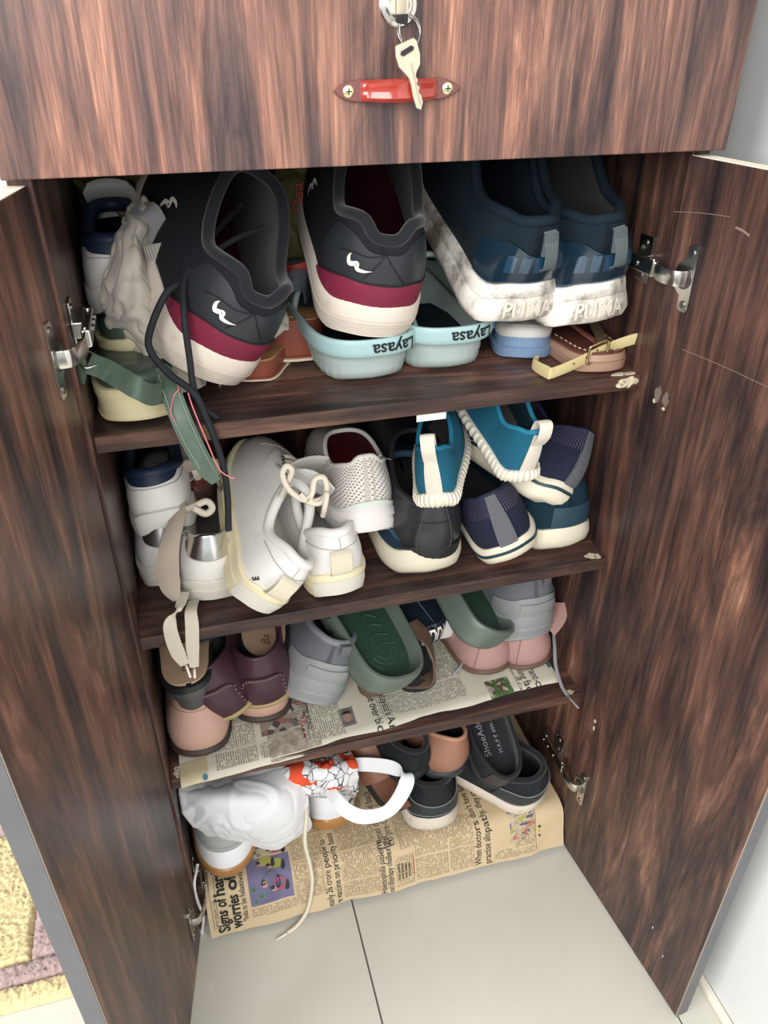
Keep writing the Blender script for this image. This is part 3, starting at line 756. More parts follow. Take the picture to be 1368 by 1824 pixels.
# sage green platform sandals (left end)
SG = 'sage green strap sandals'
RC = [(0, -.004), (.05, 0), (.12, .0005), (.14, -.001), (.70, -.0005), (.72, .001), (.98, .001), (1.0, -.001)]
g2 = slab('sandal', 'sage green platform sandal at the shelf front, strap hanging over the edge', (.0425, .0165, Z1), (0, 0, 0), .25, .078, .084, (.034, .024), M('cream_sole'), M('sage_bed'), SG, RC, -.004, .014)
g1 = slab('sandal', 'sage green platform sandal tucked behind its twin beside the cloth bag', (.044, .094, Z1+.022), (-1, 0, 0), .21, .074, .084, (.032, .024), M('cream_sole'), M('sage_bed'), SG, RC, -.004, .014)
def wribbon(root, name, pts, wd, width, thick, m, res=40, **k):
    inv3 = root.matrix_basis.to_3x3().inverted()
    wd = np.asarray(wd, float); wd = wd if wd.ndim == 2 else np.tile(wd, (len(pts), 1))
    return ribbon(name, [loc_of(root, p) for p in pts], [tuple(inv3 @ Vector([float(c) for c in w])) for w in wd], width, thick, m, root, res, **k)
def wtube(root, name, pts, r, m, n=8, res=40, **k): return tube(name, [loc_of(root, p) for p in pts], r, m, root, n, res, **k)
def pz(lst): return [at(p[0], p[1], z=p[2]) for p in lst]
st = wribbon(g2.root, 'strap', pz([(158, 648, .850), (185, 657, .846), (215, 674, .842), (245, 692, .838), (268, 703, .826), (290, 700, .812)]), [(.2, .55, .6)]*6, .019, .0025, M('sage_leather'), bulge=.15)
st2 = wribbon(g2.root, 'ankle_strap', px([(283, 655, .035), (292, 668, .028), (305, 700, .008), (322, 745, -.006), (345, 795, -.012), (368, 835, -.013), (384, 858, -.012)]), [(1, .1, .3)]*7, [.015, .018, .019, .019, .019, .018, .010], .0026, M('sage_leather'), bulge=.15)
wtube(g2.root, 'buckle', pz([(145, 622, .858), (178, 638, .851), (172, 650, .849), (150, 655, .849), (142, 640, .853)]), .0012, M_chrome, 6, 40, closed=True)
wribbon(g2.root, 'strap', pz([(139, 625, .858), (143, 640, .853), (146, 655, .846), (142, 680, .832)]), [(1, -.4, .1)]*4, .009, .0028, M('sage_leather'))
wribbon(g1.root, 'strap', px([(170, 610, .13), (168, 590, .14), (180, 578, .16), (205, 580, .18)]), [(.3, 1, .3)]*4, .012, .0025, M('sage_leather'))
M_pink = mat('pink_thread', (.75, .22, .24), .8)
M_sst = mat('sage_stitch', (.30, .36, .30), .8)
for dx in (-13, 13):
    wtube(g2.root, 'stitching', px([(293+dx*.8, 668, .0255), (305+dx, 700, .0055), (322+dx, 745, -.0085), (345+dx, 795, -.0145), (368+dx*.9, 835, -.0155)]), .00045, M_sst, 5, 60)
th = tag(wtube(thing('thread', 'loose pink thread on the hanging sage strap', 'thread', at(310, 700, y=.0)), 'strand', px([(278, 666, .03), (300, 662, .028), (318, 690, .006), (310, 705, .004), (304, 735, -.01), (312, 750, -.012), (306, 742, -.012)]), .0006, M_pink, 5, 60))
wtube(th.parent, 'strand', px([(335, 700, .0), (345, 730, -.011), (370, 790, -.0185), (390, 835, -.0195), (410, 850, -.0195), (418, 852, -.0195)]), .0007, M_pink, 5, 60)

# terracotta platform sandals
TC = 'terracotta platform sandals'
RT = [(0, -.002), (.03, .001), (.13, .001), (.14, -.002), (.3, -.001), (.9, 0), (1.0, -.0008)]
t1 = slab('sandal', 'terracotta leather platform sandal with tan footbed beside the left clog', at(520, 650, z=Z1), (-10, 0, 0), .2, .076, .09, (.047, .03), M('terracotta'), M('tan_bed'), TC, RT, .0, .002)
t1.decal
s_welt = t1.patch('welt', -.2, .2, .02, .27, M('ivory_foam'), .002, 40, 4, t1.so, on='sole')
t2 = slab('sandal', 'terracotta leather platform sandal under the left black running shoe', at(437, 684, z=Z1), (-20, 0, 0), .2, .06, .085, (.022, .02), M('terracotta'), M('tan_bed'), TC, RT, .0, .002)
t2.patch('welt', -.2, .2, .02, .27, M('ivory_foam'), .002, 40, 4, t2.so, on='sole')
Vt, Ft = text_mesh('DIVA', .01)
Q = (np.array(Vt)-np.array(Vt).mean(0))*.014; new_obj('lettering', [(.004-q[0]*.2-q[1]*.0+q[0]*-.0+(-q[1])*.0+q[0]*0-.0, .06, .05) for q in Q] if False else [(q[1]*.5-.012+q[0]*.25, .045+q[0]*.9, .0492) for q in Q], Ft, mat('stamp_brown', (.16, .07, .03), .6), t1.bed, smooth=False)

# small blue child's sandal
kd_ = slab('sandal', 'small blue and white child sandal between the right clog and the tan sandal', at(932, 645, z=Z1), (-20, 0, 0), .18, .066, .075, (.026, .02), mat('kid_blue', (.17, .26, .40), .55, dirt=((.3, .32, .33), .3, 60)), mat('kid_white', (.62, .60, .56), .55, dirt=((.45, .42, .36), .35, 50)), None, [(0, -.003), (.1, .001), (.5, .002), (.55, -.001), (1.0, -.001)], -.001, .012)
kd_.insole(mat('kid_bed', (.70, .71, .74), .5), .0125, -.006, 'heel_cup', kd_.bed)
ribbon('strap', [(-.034, .035, .03), (-.03, .03, .056), (0, .036, .064), (.03, .045, .064), (.05, .05, .058)], (.0, 1, .25), [.014, .02, .022, .02, .02], .003, mat('kid_strap', (.16, .27, .48), .5, bump=('noise', 100, .2)), kd_.root)
disc('size_mark', (-.004, .022, .0385), (0, 0, 1), .0052, .0004, mat('kid_mark', (.25, .27, .32), .5), kd_.root, 20, inner=.0046)
Vt, Ft = text_mesh('24', .02); Q = (np.array(Vt)-(np.array(Vt).max(0)+np.array(Vt).min(0))/2)*.0062
new_obj('lettering', [(-.004+q[0], .022+q[1], .0389) for q in Q], Ft, M('ink'), kd_.root, smooth=False)

# tan sandal with gilt strap
M_gold = mat('pale_gold_strap', (.66, .56, .29), .38, .5, bump=('noise', 140, .2), dirt=((.5, .40, .2), .2, 40))
tn = slab('sandal', 'tan leather sandal with pale gold buckled strap by the right panel', (.527, .008, Z1), (-1, 0, 0), .22, .068, .08, (.02, .014), mat('tan_sole', (.33, .20, .14), .55, bump=('noise', 60, .2)), mat('cognac_bed', (.13, .042, .030), .4, .4, var=.2, varscale=40), None, [(0, -.003), (.1, 0), (.55, .001), (.6, -.0008), (.66, .0006), (1.0, -.001)], -.003, .003)
M_stitch = mat('cream_stitch', (.72, .64, .48), .7)
us = np.linspace(-.2, .2, 41); Bq, tq = tn.base(us, -.009); zz = tn.hsole(tq)+.0032
objs = []
for i in range(0, 40, 2):
    objs.append(tube('stitch', [(*Bq[i], zz[i]), (*((Bq[i]+Bq[i+1])/2), zz[i]+.0005), (*Bq[i+1], zz[i+1])], .0006, M_stitch, None, 5, 4))
join('stitching', objs, tn.bed)
wribbon(tn.root, 'strap', px([(958, 640, .05), (950, 648, .042), (975, 663, .012), (985, 664, .008), (1020, 650, .012), (1065, 628, .02), (1110, 610, .022), (1141, 601, .022)]), [(0, -.2, 1)]*8, [.010, .012, .014, .0135, .0135, .0135, .0135, .013], .002, M_gold, 60)
wribbon(tn.root, 'toe_strap', px([(1075, 610, .035), (1065, 590, .07), (1050, 560, .12)]), [(1, 0, 0)]*3, .012, .002, mat('bronze_strap', (.13, .10, .06), .5))
bk = at(1063, 627, y=.016); 
wtube(tn.root, 'buckle', [bk+np.array(v) for v in [(-.008, -.0025, -.0115), (-.0115, -.0025, -.008), (-.0105, -.003, .006), (-.007, -.003, .0085), (.008, -.002, .0125), (.0115, -.002, .009), (.0105, -.0025, -.005), (.007, -.0025, -.0085)]], .0015, mat('brass_buckle', (.62, .50, .28), .25, .5, metal=1.0), 6, 48, closed=True)
for pp in ((1022, 648), (1045, 637), (1064, 624)): disc('strap_hole', tuple(loc_of(tn.root, at(*pp, y=.0105))), tuple(tn.root.matrix_basis.to_3x3().inverted() @ Vector((0, -1, .2))), .0011, .0003, M('ink'), tn.root, 10)

# white and navy sneaker at the far left, standing on the sandal behind
def white_navy(label, loc, rot, L=.24):
    s = Shoe('sneaker', label, loc, rot, L=L, Wh=.072, Wb=.082, hs=(.026, .02), spring=.016, hh=.050, hd=.042, ht=.068, yh=.05, yt=.54, Wc=.060, toe_h=.04, b1=.003, b2=.005, tab=0, group='white sneakers with navy collars')
    mw = mat('white_leather', (.74, .72, .69), .45, .4, bump=('noise', 200, .12), dirt=((.60, .57, .52), .25, 40))
    so = s.sole(mat('cupsole_grey', (.62, .61, .56), .5, dirt=((.5, .46, .38), .3, 40)), [(0, -.003), (.06, 0), (.5, .0015), (.95, .001), (1.0, 0), (1.0, -.003)])
    s.patch('heel_plate', -.07, .05, .15, .65, mat('cupsole_plate', (.66, .65, .60), .5), .0012, 14, 4, so, on='sole')
    s.upper(mw); nv = mat('navy_padding', (.012, .022, .05), .5, .35)
    s.lining(nv); s.insole(M('black_lining')); s.collar(nv, .0075)
    s.patch('collar_panel', -.14, .14, lambda a: .66+.24*np.abs(2*a-1)**2, .985, nv, .0018, 36, 8)
    s.line('stitching', list(np.linspace(-.2, .2, 24)), list(.60+.2*np.linspace(-1, 1, 24)**2), .0006, mat('grey_thread', (.45, .43, .40), .8), None, .0006)
    s.tongue(mw, .05, .02)
    return s
w1 = white_navy('white sneaker with navy collar in the top left corner behind the hinge', (.0385, .132, .8475), (-1, 0, 0), .20)

# crumpled cloth bag and olive bag -------------------------------------
def cloth(name, grid, m, root, wr=.004, fs=28, nu=40, nv=40, thick=.002, seed=0.0, fold=None):
    G = np.array(grid, float); nr, nc = G.shape[:2]
    A = np.stack([catmull(G[:, j], nu) for j in range(nc)], 1); S = np.stack([catmull(A[i], nv) for i in range(nu)], 0)
    du = np.gradient(S, axis=0); dv = np.gradient(S, axis=1); N = np.cross(du, dv); N /= np.linalg.norm(N, axis=2, keepdims=True)+1e-9
    V = []
    for i in range(nu):
        for j in range(nv):
            p = S[i, j]; q = Vector((p[0]*fs+seed, p[1]*fs, p[2]*fs*.8))
            q2 = q*1.1+Vector((mnoise.noise(q*.7)*1.2, 3, mnoise.noise(q*.8+Vector((9, 0, 0)))*1.2))
            d = mnoise.noise(q*.55)*wr+(max(0.0, 1-abs(mnoise.noise(q2))*2.6))**2*wr*.55-(max(0.0, 1-abs(mnoise.noise(q2*1.7+Vector((5, 2, 8))))*3.2))**2*wr*.35
            if fold: d += fold[0]*math.sin(fold[1]*j/nv+2.5*mnoise.noise(q*.6))
            V.append(loc_of(root, p+N[i, j]*d))
    o = new_obj(name, V, grid_faces(nu, nv), m, root); md = o.modifiers.new('thickness', 'SOLIDIFY'); md.thickness = thick; md.offset = 0
    return o
bag = thing('cloth_bag', 'crumpled off-white canvas bag squeezed under the left black running shoe', 'bag', at(260, 690, z=Z1))
G = [[at(232, 368, y=.17), at(262, 366, y=.165), at(282, 420, y=.17), at(300, 470, y=.18)],
     [at(200, 420, y=.135), at(245, 420, y=.115), at(270, 470, y=.14), at(300, 520, y=.16)],
     [at(188, 500, y=.125), at(240, 510, y=.095), at(280, 540, y=.105), at(330, 560, y=.14)],
     [at(200, 580, y=.115), at(250, 590, y=.08), at(290, 600, y=.085), at(340, 610, y=.12)],
     [at(240, 640, y=.10), at(270, 650, y=.065), at(310, 660, y=.06), at(360, 660, y=.09)],
     [at(275, 690, y=.085), at(290, 695, y=.06), at(320, 700, y=.055), at(360, 690, y=.075)]]
cloth('body', G, M('canvas_cloth'), bag, .010, 26, 90, 70)
G = [[at(400, 560, y=.16), at(440, 550, y=.16), at(480, 540, y=.15), at(498, 535, y=.15)],
     [at(400, 620, y=.12), at(450, 600, y=.11), at(490, 570, y=.105), at(515, 580, y=.10)],
     [at(400, 660, y=.10), at(440, 640, y=.09), at(480, 605, y=.09), at(505, 590, y=.095)],
     [at(390, 690, y=.09), at(430, 660, y=.085), at(470, 620, y=.09), at(500, 597, y=.10)]]
cloth('body', G, M('canvas_cloth'), bag, .006, 30, 60, 60)
wribbon(bag, 'drawstring', px([(262, 460, .13), (280, 455, .125), (300, 450, .125), (320, 440, .13)]), [(.2, 0, 1)]*4, .022, .003, mat('grey_webbing', (.40, .38, .35), .9, bump=('rib', .003, .6)), 20)
wribbon(bag, 'grey_trim', px([(235, 375, .155), (265, 385, .14), (278, 420, .142), (285, 450, .145)]), [(1, -.2, .3)]*4, .028, .002, mat('grey_cloth', (.26, .26, .28), .9), 20)
ob = thing('plastic_bag', 'crumpled olive yellow bag filling the back of the top shelf', 'bag', (.2, .28, Z1))
G = [[at(x, 262, y=.30) for x in (128, 180, 250, 310)], [at(x, 320+k, y=.275) for x, k in ((132, 0), (180, 10), (250, 20), (305, 20))], [at(140, 325, y=.27), at(200, 370, y=.25), at(250, 400, y=.25), at(300, 410, y=.26)], [at(230, 400, y=.29), at(250, 420, y=.28), at(275, 450, y=.27), at(305, 460, y=.27)]]
cloth('body', G, M('olive_bag'), ob, .018, 18, 44, 44)
G = [[at(x, 262, y=.30) for x in (490, 525, 560, 595)], [at(x, 310, y=.265) for x in (490, 525, 565, 605)], [at(492, 400, y=.25), at(525, 400, y=.24), at(560, 390, y=.245), at(585, 380, y=.26)], [at(495, 455, y=.26), at(525, 450, y=.25), at(555, 455, y=.255), at(575, 440, y=.27)], [at(500, 475, y=.29), at(525, 470, y=.29), at(550, 470, y=.29), at(570, 470, y=.30)]]
ob2 = cloth('body', G, M('olive_bag'), ob, .016, 18, 44, 44, seed=4)
Vt, Ft = text_mesh('Osa', .01); Q = np.array(Vt)*.02; Q -= Q.mean(0)
new_obj('print', [loc_of(ob, at(533, 345, y=.235)+np.array([-q[1]*.9, 0, q[0]])) for q in Q], Ft, M('red_print'), ob, smooth=False)
# dark sandal with red strap behind
dk = slab('sandal', 'dark sandal with a red strap in shadow behind the terracotta sandal', at(540, 560, z=Z1+.0), (-20, 10, 0), .14, .06, .075, (.03, .02), M('black_lining'), M('black_lining'))
dk.root.location = (.245, .19, Z1+.035)
wribbon(dk.root, 'strap', px([(500, 475, .20), (520, 482, .18), (545, 475, .18), (570, 458, .19)]), [(.1, .1, 1)]*4, .012, .003, M('red_print'))
wribbon(dk.root, 'strap', px([(490, 530, .17), (515, 505, .155), (540, 500, .155), (548, 530, .16)]), [(.2, .5, 1)]*4, .022, .003, mat('slate_strap', (.06, .07, .09), .6))

# ================================================================== second shelf
white = mat('white_leather', (.74, .72, .69))
M_cup = mat('cup_white', (.72, .69, .61), .55, .35, dirt=((.58, .50, .36), .35, 30), bump=('weave', .0018, .4))
M_cupy = mat('cup_yellowed', (.74, .66, .45), .55, .35, dirt=((.66, .52, .24), .4, 22), bump=('noise', 120, .1))
M_silver = mat('silver_foil', (.72, .72, .72), .24, .5, metal=1.0, bump=('noise', 45, .35))
M_lace = mat('cream_lace', (.66, .60, .50), .85, .2, bump=('weave', .0016, .5))
M_suede = mat('beige_suede', (.40, .34, .27), .95, .1, sheen=.3, bump=('noise', 200, .2))
w2 = white_navy('white sneaker with navy collar stacked on the left silver-heeled sneaker', (.0425, .078, .611), (-1, -9, -5))

CUPR = [(0, -.005), (.06, -.001), (.5, .001), (.52, .0005), (.75, .0008), (.78, .002), (.92, .0022), (1.0, .0004), (1.0, -.003)]
def silver_sneaker(label, loc, rot):
    s = Shoe('sneaker', label, loc, rot, L=.255, Wh=.072, Wb=.078, hs=(.030, .024), spring=.014, hh=.056, hd=.042, ht=.072, yh=.06, yt=.5, Wc=.056, toe_h=.042, b1=.006, b2=.003, tab=.006, lean=.008, group='white sneakers with silver heel tabs')
    s.sole(M_cup, CUPR); s.upper(white); s.lining(mat('grey_lining', (.16, .15, .14), .9)); s.insole(M('grey_lining')); s.collar(M_silver, .0035)
    ht_ = s.patch('heel_tab', -.10, .10, lambda a: .50+.35*np.abs(2*a-1)**2.5, .995, M_silver, .0016, 30, 8)
    s.line('stitching', list(np.linspace(-.1, .1, 20)), list(.485+.35*np.abs(np.linspace(-1, 1, 20))**2.5), .0006, M('grey_thread'), ht_, .0012)
    return s
v1 = silver_sneaker('white sneaker with silver heel tab under the navy-collared one', (.0395, .0745, Z2), (0, 0, 0))
v2 = silver_sneaker('white sneaker with silver heel tab and hanging cream laces', at(376, 1082, z=Z2), (-2, 0, 4))
v2.tongue(M_suede, .05, .03)
wribbon(v2.root, 'lace', px([(328, 1055, .03), (322, 1075, .012), (314, 1090, .0), (303, 1112, -.008), (308, 1140, -.010), (318, 1165, -.010), (329, 1184, -.010)]), [(1, .3, 0), (.8, .6, 0), (.4, .8, 0), (1, .1, 0), (1, 0, 0), (1, 0, 0), (1, 0, 0)], [.012, .011, .007, .014, .0155, .0155, .010], .0016, M_lace, 70)
wribbon(v2.root, 'lace', px([(345, 1070, .03), (342, 1080, .012), (340, 1092, .0), (342, 1115, -.008), (343, 1150, -.010), (346, 1188, -.010)]), [(1, 0, 0)]*6, [.012, .012, .013, .0145, .0145, .010], .0016, M_lace, 50)
for p0, p1 in (((331, 1184), (339, 1206)), ((346, 1190), (347, 1207))): wtube(v2.root, 'lace_tip', px([(*p0, -.010), (*p1, -.010)]), .0016, mat('lace_tip', (.78, .74, .68), .4), 6, 4)
wribbon(v2.root, 'side_flap', px([(322, 880, .12), (318, 915, .085), (304, 965, .06), (298, 1010, .045), (304, 1045, .03), (316, 1068, .022)]), [(1, .2, .25)]*6, [.014, .016, .02, .026, .022, .010], .003, M_suede, 40, bulge=.8)
wtube(v2.root, 'lace_knot', px([(318, 912, .10), (345, 902, .085), (368, 893, .085), (378, 905, .08), (366, 915, .075), (345, 905, .078)]), .0042, M_lace, 6, 40)

def court(label, loc, rot):
    s = Shoe('sneaker', label, loc, rot, L=.26, Wh=.0735, Wb=.092, hs=(.032, .025), spring=.012, hh=.056, hd=.036, ht=.066, yh=.05, yt=.50, Wc=.056, toe_h=.037, b1=.004, b2=.005, tab=0, lean=.003, group='plain white leather sneakers with yellowed soles', ntoe=2.4)
    so = s.sole(M_cupy, CUPR); s.upper(white); s.lining(mat('white_lining', (.66, .65, .61), .7)); s.insole(M('white_lining')); s.collar(white, .0062)
    s.patch('heel_strip', -.022, .022, .02, .58, mat('tab_cream', (.70, .64, .50), .7, bump=('weave', .0016, .4)), .0022, 8, 8)
    lp = s.surf(np.full(5, -.004), np.array([.60, .52, .34, .16, .08]), np.array([.002, .006, .0085, .008, .002]))
    ribbon('pull_tab', lp, (1, 0, 0), .024, .0016, M('tab_cream'), s.root, 20)
    tz = mat('grey_thread', (.45, .43, .40))
    s.line('stitching', list(np.linspace(-.16, .16, 24)), list(.62+.1*np.abs(np.linspace(-1, 1, 24))), .0006, tz, None, .0004)
    s.line('stitching', [0, 0], [.62, .95], .0006, tz, None, .0006)
    s.patch('toe_foxing', .42, .58, .12, .48, M_cup, .0012, 20, 3, so, on='sole'); s.patch('heel_foxing', -.08, .08, .12, .48, M_cup, .0012, 20, 3, so, on='sole')
    s.line('seam', [.40, .44, .5, .56, .60], [.42, .55, .58, .55, .42], .0006, tz, None, .0004)
    for u0 in (.405, .595):
        s.patch('eyestay', u0-.04, u0+.04, .64, .97, white, .0022, 10, 8)
        s.line('stitching', [u0-.04, u0-.04], [.62, .95], .0006, tz, None, .0014)
        for k in range(5): 
            c = s.surf(np.array(.5+(u0-.5)*(.62+.09*k)), np.array(.76+.04*k), .003); disc('eyelet', c, (0, .2, 1), .0032, .0008, mat('eyelet_dark', (.06, .06, .06), .4, metal=.6), s.root, 12, inner=.0018)
    s.tongue(white, .058, .03, .72)
    s.laces(M_lace, 4, .036, .0026, .53, .68)
    return s
k1 = court('white leather sneaker lying on its side with yellowed sole to the left', (.1194, -.0114, .5543), (-6.5, 12.3, 45))
k2_ = court('white leather sneaker with cream pull tab below the pale mesh runner', at(612, 1070, z=Z2), (6, 0, 0))
bow = px([(500, 885, .06), (512, 860, .05), (520, 838, .045), (510, 830, .045), (503, 845, .045), (512, 868, .04), (530, 885, .035), (545, 890, .03), (556, 878, .03), (560, 855, .035), (575, 850, .035), (582, 865, .03), (578, 885, .03), (560, 893, .03), (548, 888, .028)])
wtube(k1.root, 'lace_bow', bow, .0036, M_lace, 6, 110)
wtube(k1.root, 'lace_bow', px([(535, 880, .034), (552, 895, .028), (572, 895, .025), (582, 880, .022), (578, 905, .02), (575, 918, .03)]), .0033, M_lace, 6, 60)
Vt, Ft = text_mesh('E', .03)
k1.decal('size_mark', (Vt, Ft), -.062, .16, .010, M('ink'), None, 2.6, .0018)

# pale mesh runner with red inside
M_mesh = mat('pale_mesh', (.66, .62, .58), .7, .25, bump=('holes', .0068, .5), dirt=((.58, .52, .45), .2, 40))
r1 = Shoe('sneaker', 'pale grey mesh running shoe with dark red insole behind the white sneakers', (.2726, .0384, .593), (2, -9.4, .7), L=.24, Wh=.072, Wb=.088, hs=(.034, .024), spring=.02, hh=.056, hd=.046, ht=.066, yh=.045, yt=.5, Wc=.066, b1=.005, b2=.004, tab=.010)
r1.sole(mat('pale_midsole', (.68, .64, .63), .55, dirt=((.55, .5, .45), .25, 40)), [(0, -.006), (.04, -.002), (.12, -.002), (.14, .003), (.45, .0045), (.62, .002), (.66, .005), (.9, .003), (1, 0), (1, -.003)])
r1.upper(M_mesh); r1.lining(mat('red_lining', (.13, .012, .018), .85)); r1.insole(mat('red_insole', (.17, .012, .016), .8)); r1.collar(mat('frayed_edge', (.62, .60, .56), .95, bump=('noise', 300, .8)), .003)
r1.patch('heel_clip', -.14, .14, 0, lambda a: .16-.08*np.abs(2*a-1), mat('pale_green_tpu', (.60, .63, .58), .35), .003, 24, 4)
r1.line('heel_seam', [.01, .012], [.12, .95], .0008, mat('tan_thread', (.55, .48, .38), .8), None, .001)
for k in range(14):
    q = r1.surf(np.array(random.uniform(-.2, .2)), np.array(.985)); tube('frayed_thread', [q, q+np.array([random.uniform(-.006, .006), -.002, .003]), q+np.array([random.uniform(-.01, .01), -.004, random.uniform(-.004, .006)])], .00025, M('white_logo'), r1.root, 4, 6) if k < 6 else None

# blue knit slip-ons with ribbed cream soles
M_bk = mat('blue_knit', (.02, .19, .31), .75, .25, bump=('weave', .0032, .9))
M_bkd = mat('blue_knit_dark', (.015, .05, .07), .85, .2)
M_rib = mat('ribbed_cream', (.74, .69, .58), .6, .3, dirt=((.60, .52, .38), .3, 60))
def blue_slip(label, loc, rot):
    s = Shoe('slip_on', label, loc, rot, L=.185, Wh=.048, Wb=.062, hs=(.021, .016), spring=.010, hh=.058, hd=.041, ht=.058, yh=.05, yt=.56, Wc=.040, b1=.003, b2=.003, tab=.005, lean=.004, heelround=.007, toe_h=.033, group='blue knit slip-ons with ribbed cream soles')
    def wav(U, K, P):
        P = P.copy(); g = (np.sin(U*2*PI*58)*.0011)*np.where((K > .12) & (K < .95), 1, 0); c = np.array([0, .10]); d = P[..., :2]-c; d /= np.linalg.norm(d, axis=-1, keepdims=True); P[..., :2] += d*g[..., None]; return P
    s.sole(M_rib, [(0, -.008), (.08, -.002), (.3, .002), (.6, .004), (.85, .003), (1.0, .001), (1.0, -.003)], nu=400, wav=wav)
    s.upper(M_bk); s.lining(M_bkd); s.insole(mat('grey_insole', (.10, .09, .09), .8)); s.collar(M_bk, .0028)
    tp = s.patch('heel_tape', -.028, .028, .0, .93, mat('cream_tape', (.72, .66, .56), .8, bump=('weave', .0018, .4)), .0018, 6, 12)
    lp = s.surf(np.full(6, 0.0), np.array([.70, .86, .97, .97, .84, .66]), np.array([.002, .0045, .006, -.006, -.006, -.004]))
    q = s.surf(np.array(0.), np.array(.97))
    ribbon('pull_loop', [s.surf(np.array(0.), np.array(.74), .003), q+np.array([0, -.010, .004]), q+np.array([0, -.006, .018]), q+np.array([0, .004, .014]), q+np.array([0, .006, -.004])], (1, 0, 0), .015, .0018, M('cream_tape'), s.root, 24)
    return s
b1_ = blue_slip('blue knit slip-on resting in the black leather shoe', (.3379, .002, .638), (-22, 3, -8))
b2_ = blue_slip('blue knit slip-on tipped on its side above the navy knit shoes', (.4372, .0043, .6558), (1.5, 19.4, 2))

# black leather shoe
kb_ = Shoe('dress_shoe', 'black leather shoe pressed on the low blue knit shoe', (.3371, .0135, .5545), (-5.6, 6.5, 1.7), L=.30, Wh=.084, Wb=.1, hs=(.026, .014), spring=.012, hh=.062, hd=.055, ht=.075, yh=.03, yt=.5, Wc=.074, b1=.008, b2=.004)
M_bl = mat('black_leather', (.022, .021, .026), .32, .5, bump=('noise', 120, .15))
kb_.std(M_bl, M('black_lining'), mat('black_rubber', (.014, .015, .018), .55), rings=[(0, -.004), (.1, 0), (.9, .002), (1, .001), (1, -.003)], mc=M_bl)
kb_.patch('back_strip', -.042, .042, 0, .99, M_bl, .002, 10, 10)
for u in (-.036, .036): kb_.line('stitching', [u, u], [.02, .98], .0006, mat('grey_thread_d', (.07, .065, .07), .8), None, .0026)
kb_.line('seam', [-.042, .042], [.66, .66], .0009, M('seam_dark'), None, .002)

# low blue knit shoe with trodden-down heel
lb = Shoe('slip_on', 'low blue knit shoe with trodden heel under the black leather shoe', at(764, 1036, z=Z2), (-3, 0, 0), L=.27, Wh=.100, Wb=.112, hs=(.036, .026), spring=.016, hh=.016, hd=.022, ht=.06, yh=.02, yt=.56, Wc=.086, b1=.004, b2=.002, toe_h=.04, group='blue knit shoes with thick cream soles')
M_slate = mat('slate_knit', (.035, .075, .125), .8, .2, bump=('weave', .0024, .9))
M_cr = mat('cream_eva', (.64, .59, .47), .6, .3, dirt=((.52, .46, .34), .3, 30))
lb.std(M_slate, M_slate, M_cr, mat('slate_bed', (.03, .06, .10), .8), rings=[(0, -.012), (.05, -.006), (.3, .001), (.6, .003), (.85, .002), (1.1, .001), (1.1, -.003)], rc=.005)
lb.patch('heel_cup', .0, .085, 0.0, .9, M_cr, .004, 14, 6)
# its upright twin in the right corner
tl = Shoe('slip_on', 'dark teal knit shoe with thick cream sole in the right corner of the second shelf', at(1010, 990, z=Z2), (6, 0, 0), L=.28, Wh=.090, Wb=.10, hs=(.036, .026), spring=.016, hh=.070, hd=.055, ht=.075, yh=.05, yt=.5, Wc=.07, b1=.006, b2=.006, group='blue knit shoes with thick cream soles')
M_teal = mat('teal_knit', (.012, .045, .07), .8, .2, bump=('weave', .0024, .9))
tl.std(M_teal, M('black_lining'), M_cr, rings=[(0, -.012), (.05, -.006), (.3, .002), (.6, .004), (.85, .003), (1.0, .001), (1.0, -.003)], rc=.006, mc=M_teal)
tl.patch('heel_panel', -.05, .07, 0, .45, mat('teal_patch', (.016, .046, .070), .6), .0015, 16, 6)

# navy knit slip-ons
M_nk = mat('navy_rib_knit', (.022, .026, .055), .8, .2, bump=('rib', .0024, .7))
M_nl = mat('navy_rib_stripe', (.022, .026, .055), .8, .2, stripes=((.12, .09, .15), .0062, .22, 0), bump=('rib', .0062, .8))
M_foam = mat('cream_foxing', (.72, .66, .53), .55, .35, dirt=((.60, .48, .30), .25, 30))
M_tapeg = mat('grey_grosgrain', (.24, .25, .28), .75, stripes=((.09, .095, .11), .0021, .45, 1), bump=('ribv', .0021, .8))
M_line = mat('green_pinstripe', (.015, .045, .055), .5)
def navy_slip(label, loc, rot):
    s = Shoe('slip_on', label, loc, rot, L=.26, Wh=.078, Wb=.094, hs=(.032, .025), spring=.012, hh=.070, hd=.050, ht=.078, yh=.07, yt=.54, Wc=.059, b1=.005, b2=.006, tab=.004, group='navy knit slip-ons with striped cream soles')
    so = s.sole(M_foam, [(0, -.012), (.05, -.006), (.25, .001), (.5, .003), (.8, .003), (.95, .001), (1.0, 0), (1.0, -.003)])
    s.upper(M_nk); s.lining(M('black_lining')); s.insole(M('black_lining')); s.collar(M_nk, .0035)
    s.patch('rib_cuff', -.16, .16, .62, .985, M_nl, .0012, 40, 6)
    s.patch('heel_tape', -.022, .022, .0, .99, M_tapeg, .0024, 6, 16)
    s.patch('pinstripe', -.46, .46, .50, .56, M_line, .0011, 60, 3, so, on='sole')
    return s
nk1 = navy_slip('navy knit slip-on standing between the black shoe and the teal shoe', (.4452, .004, .5453), (-3.8, 4, -22.5))
nk2 = navy_slip('navy knit slip-on tipped over on top of the teal shoe', (.4884, .0174, .6045), (17, 2, 37))

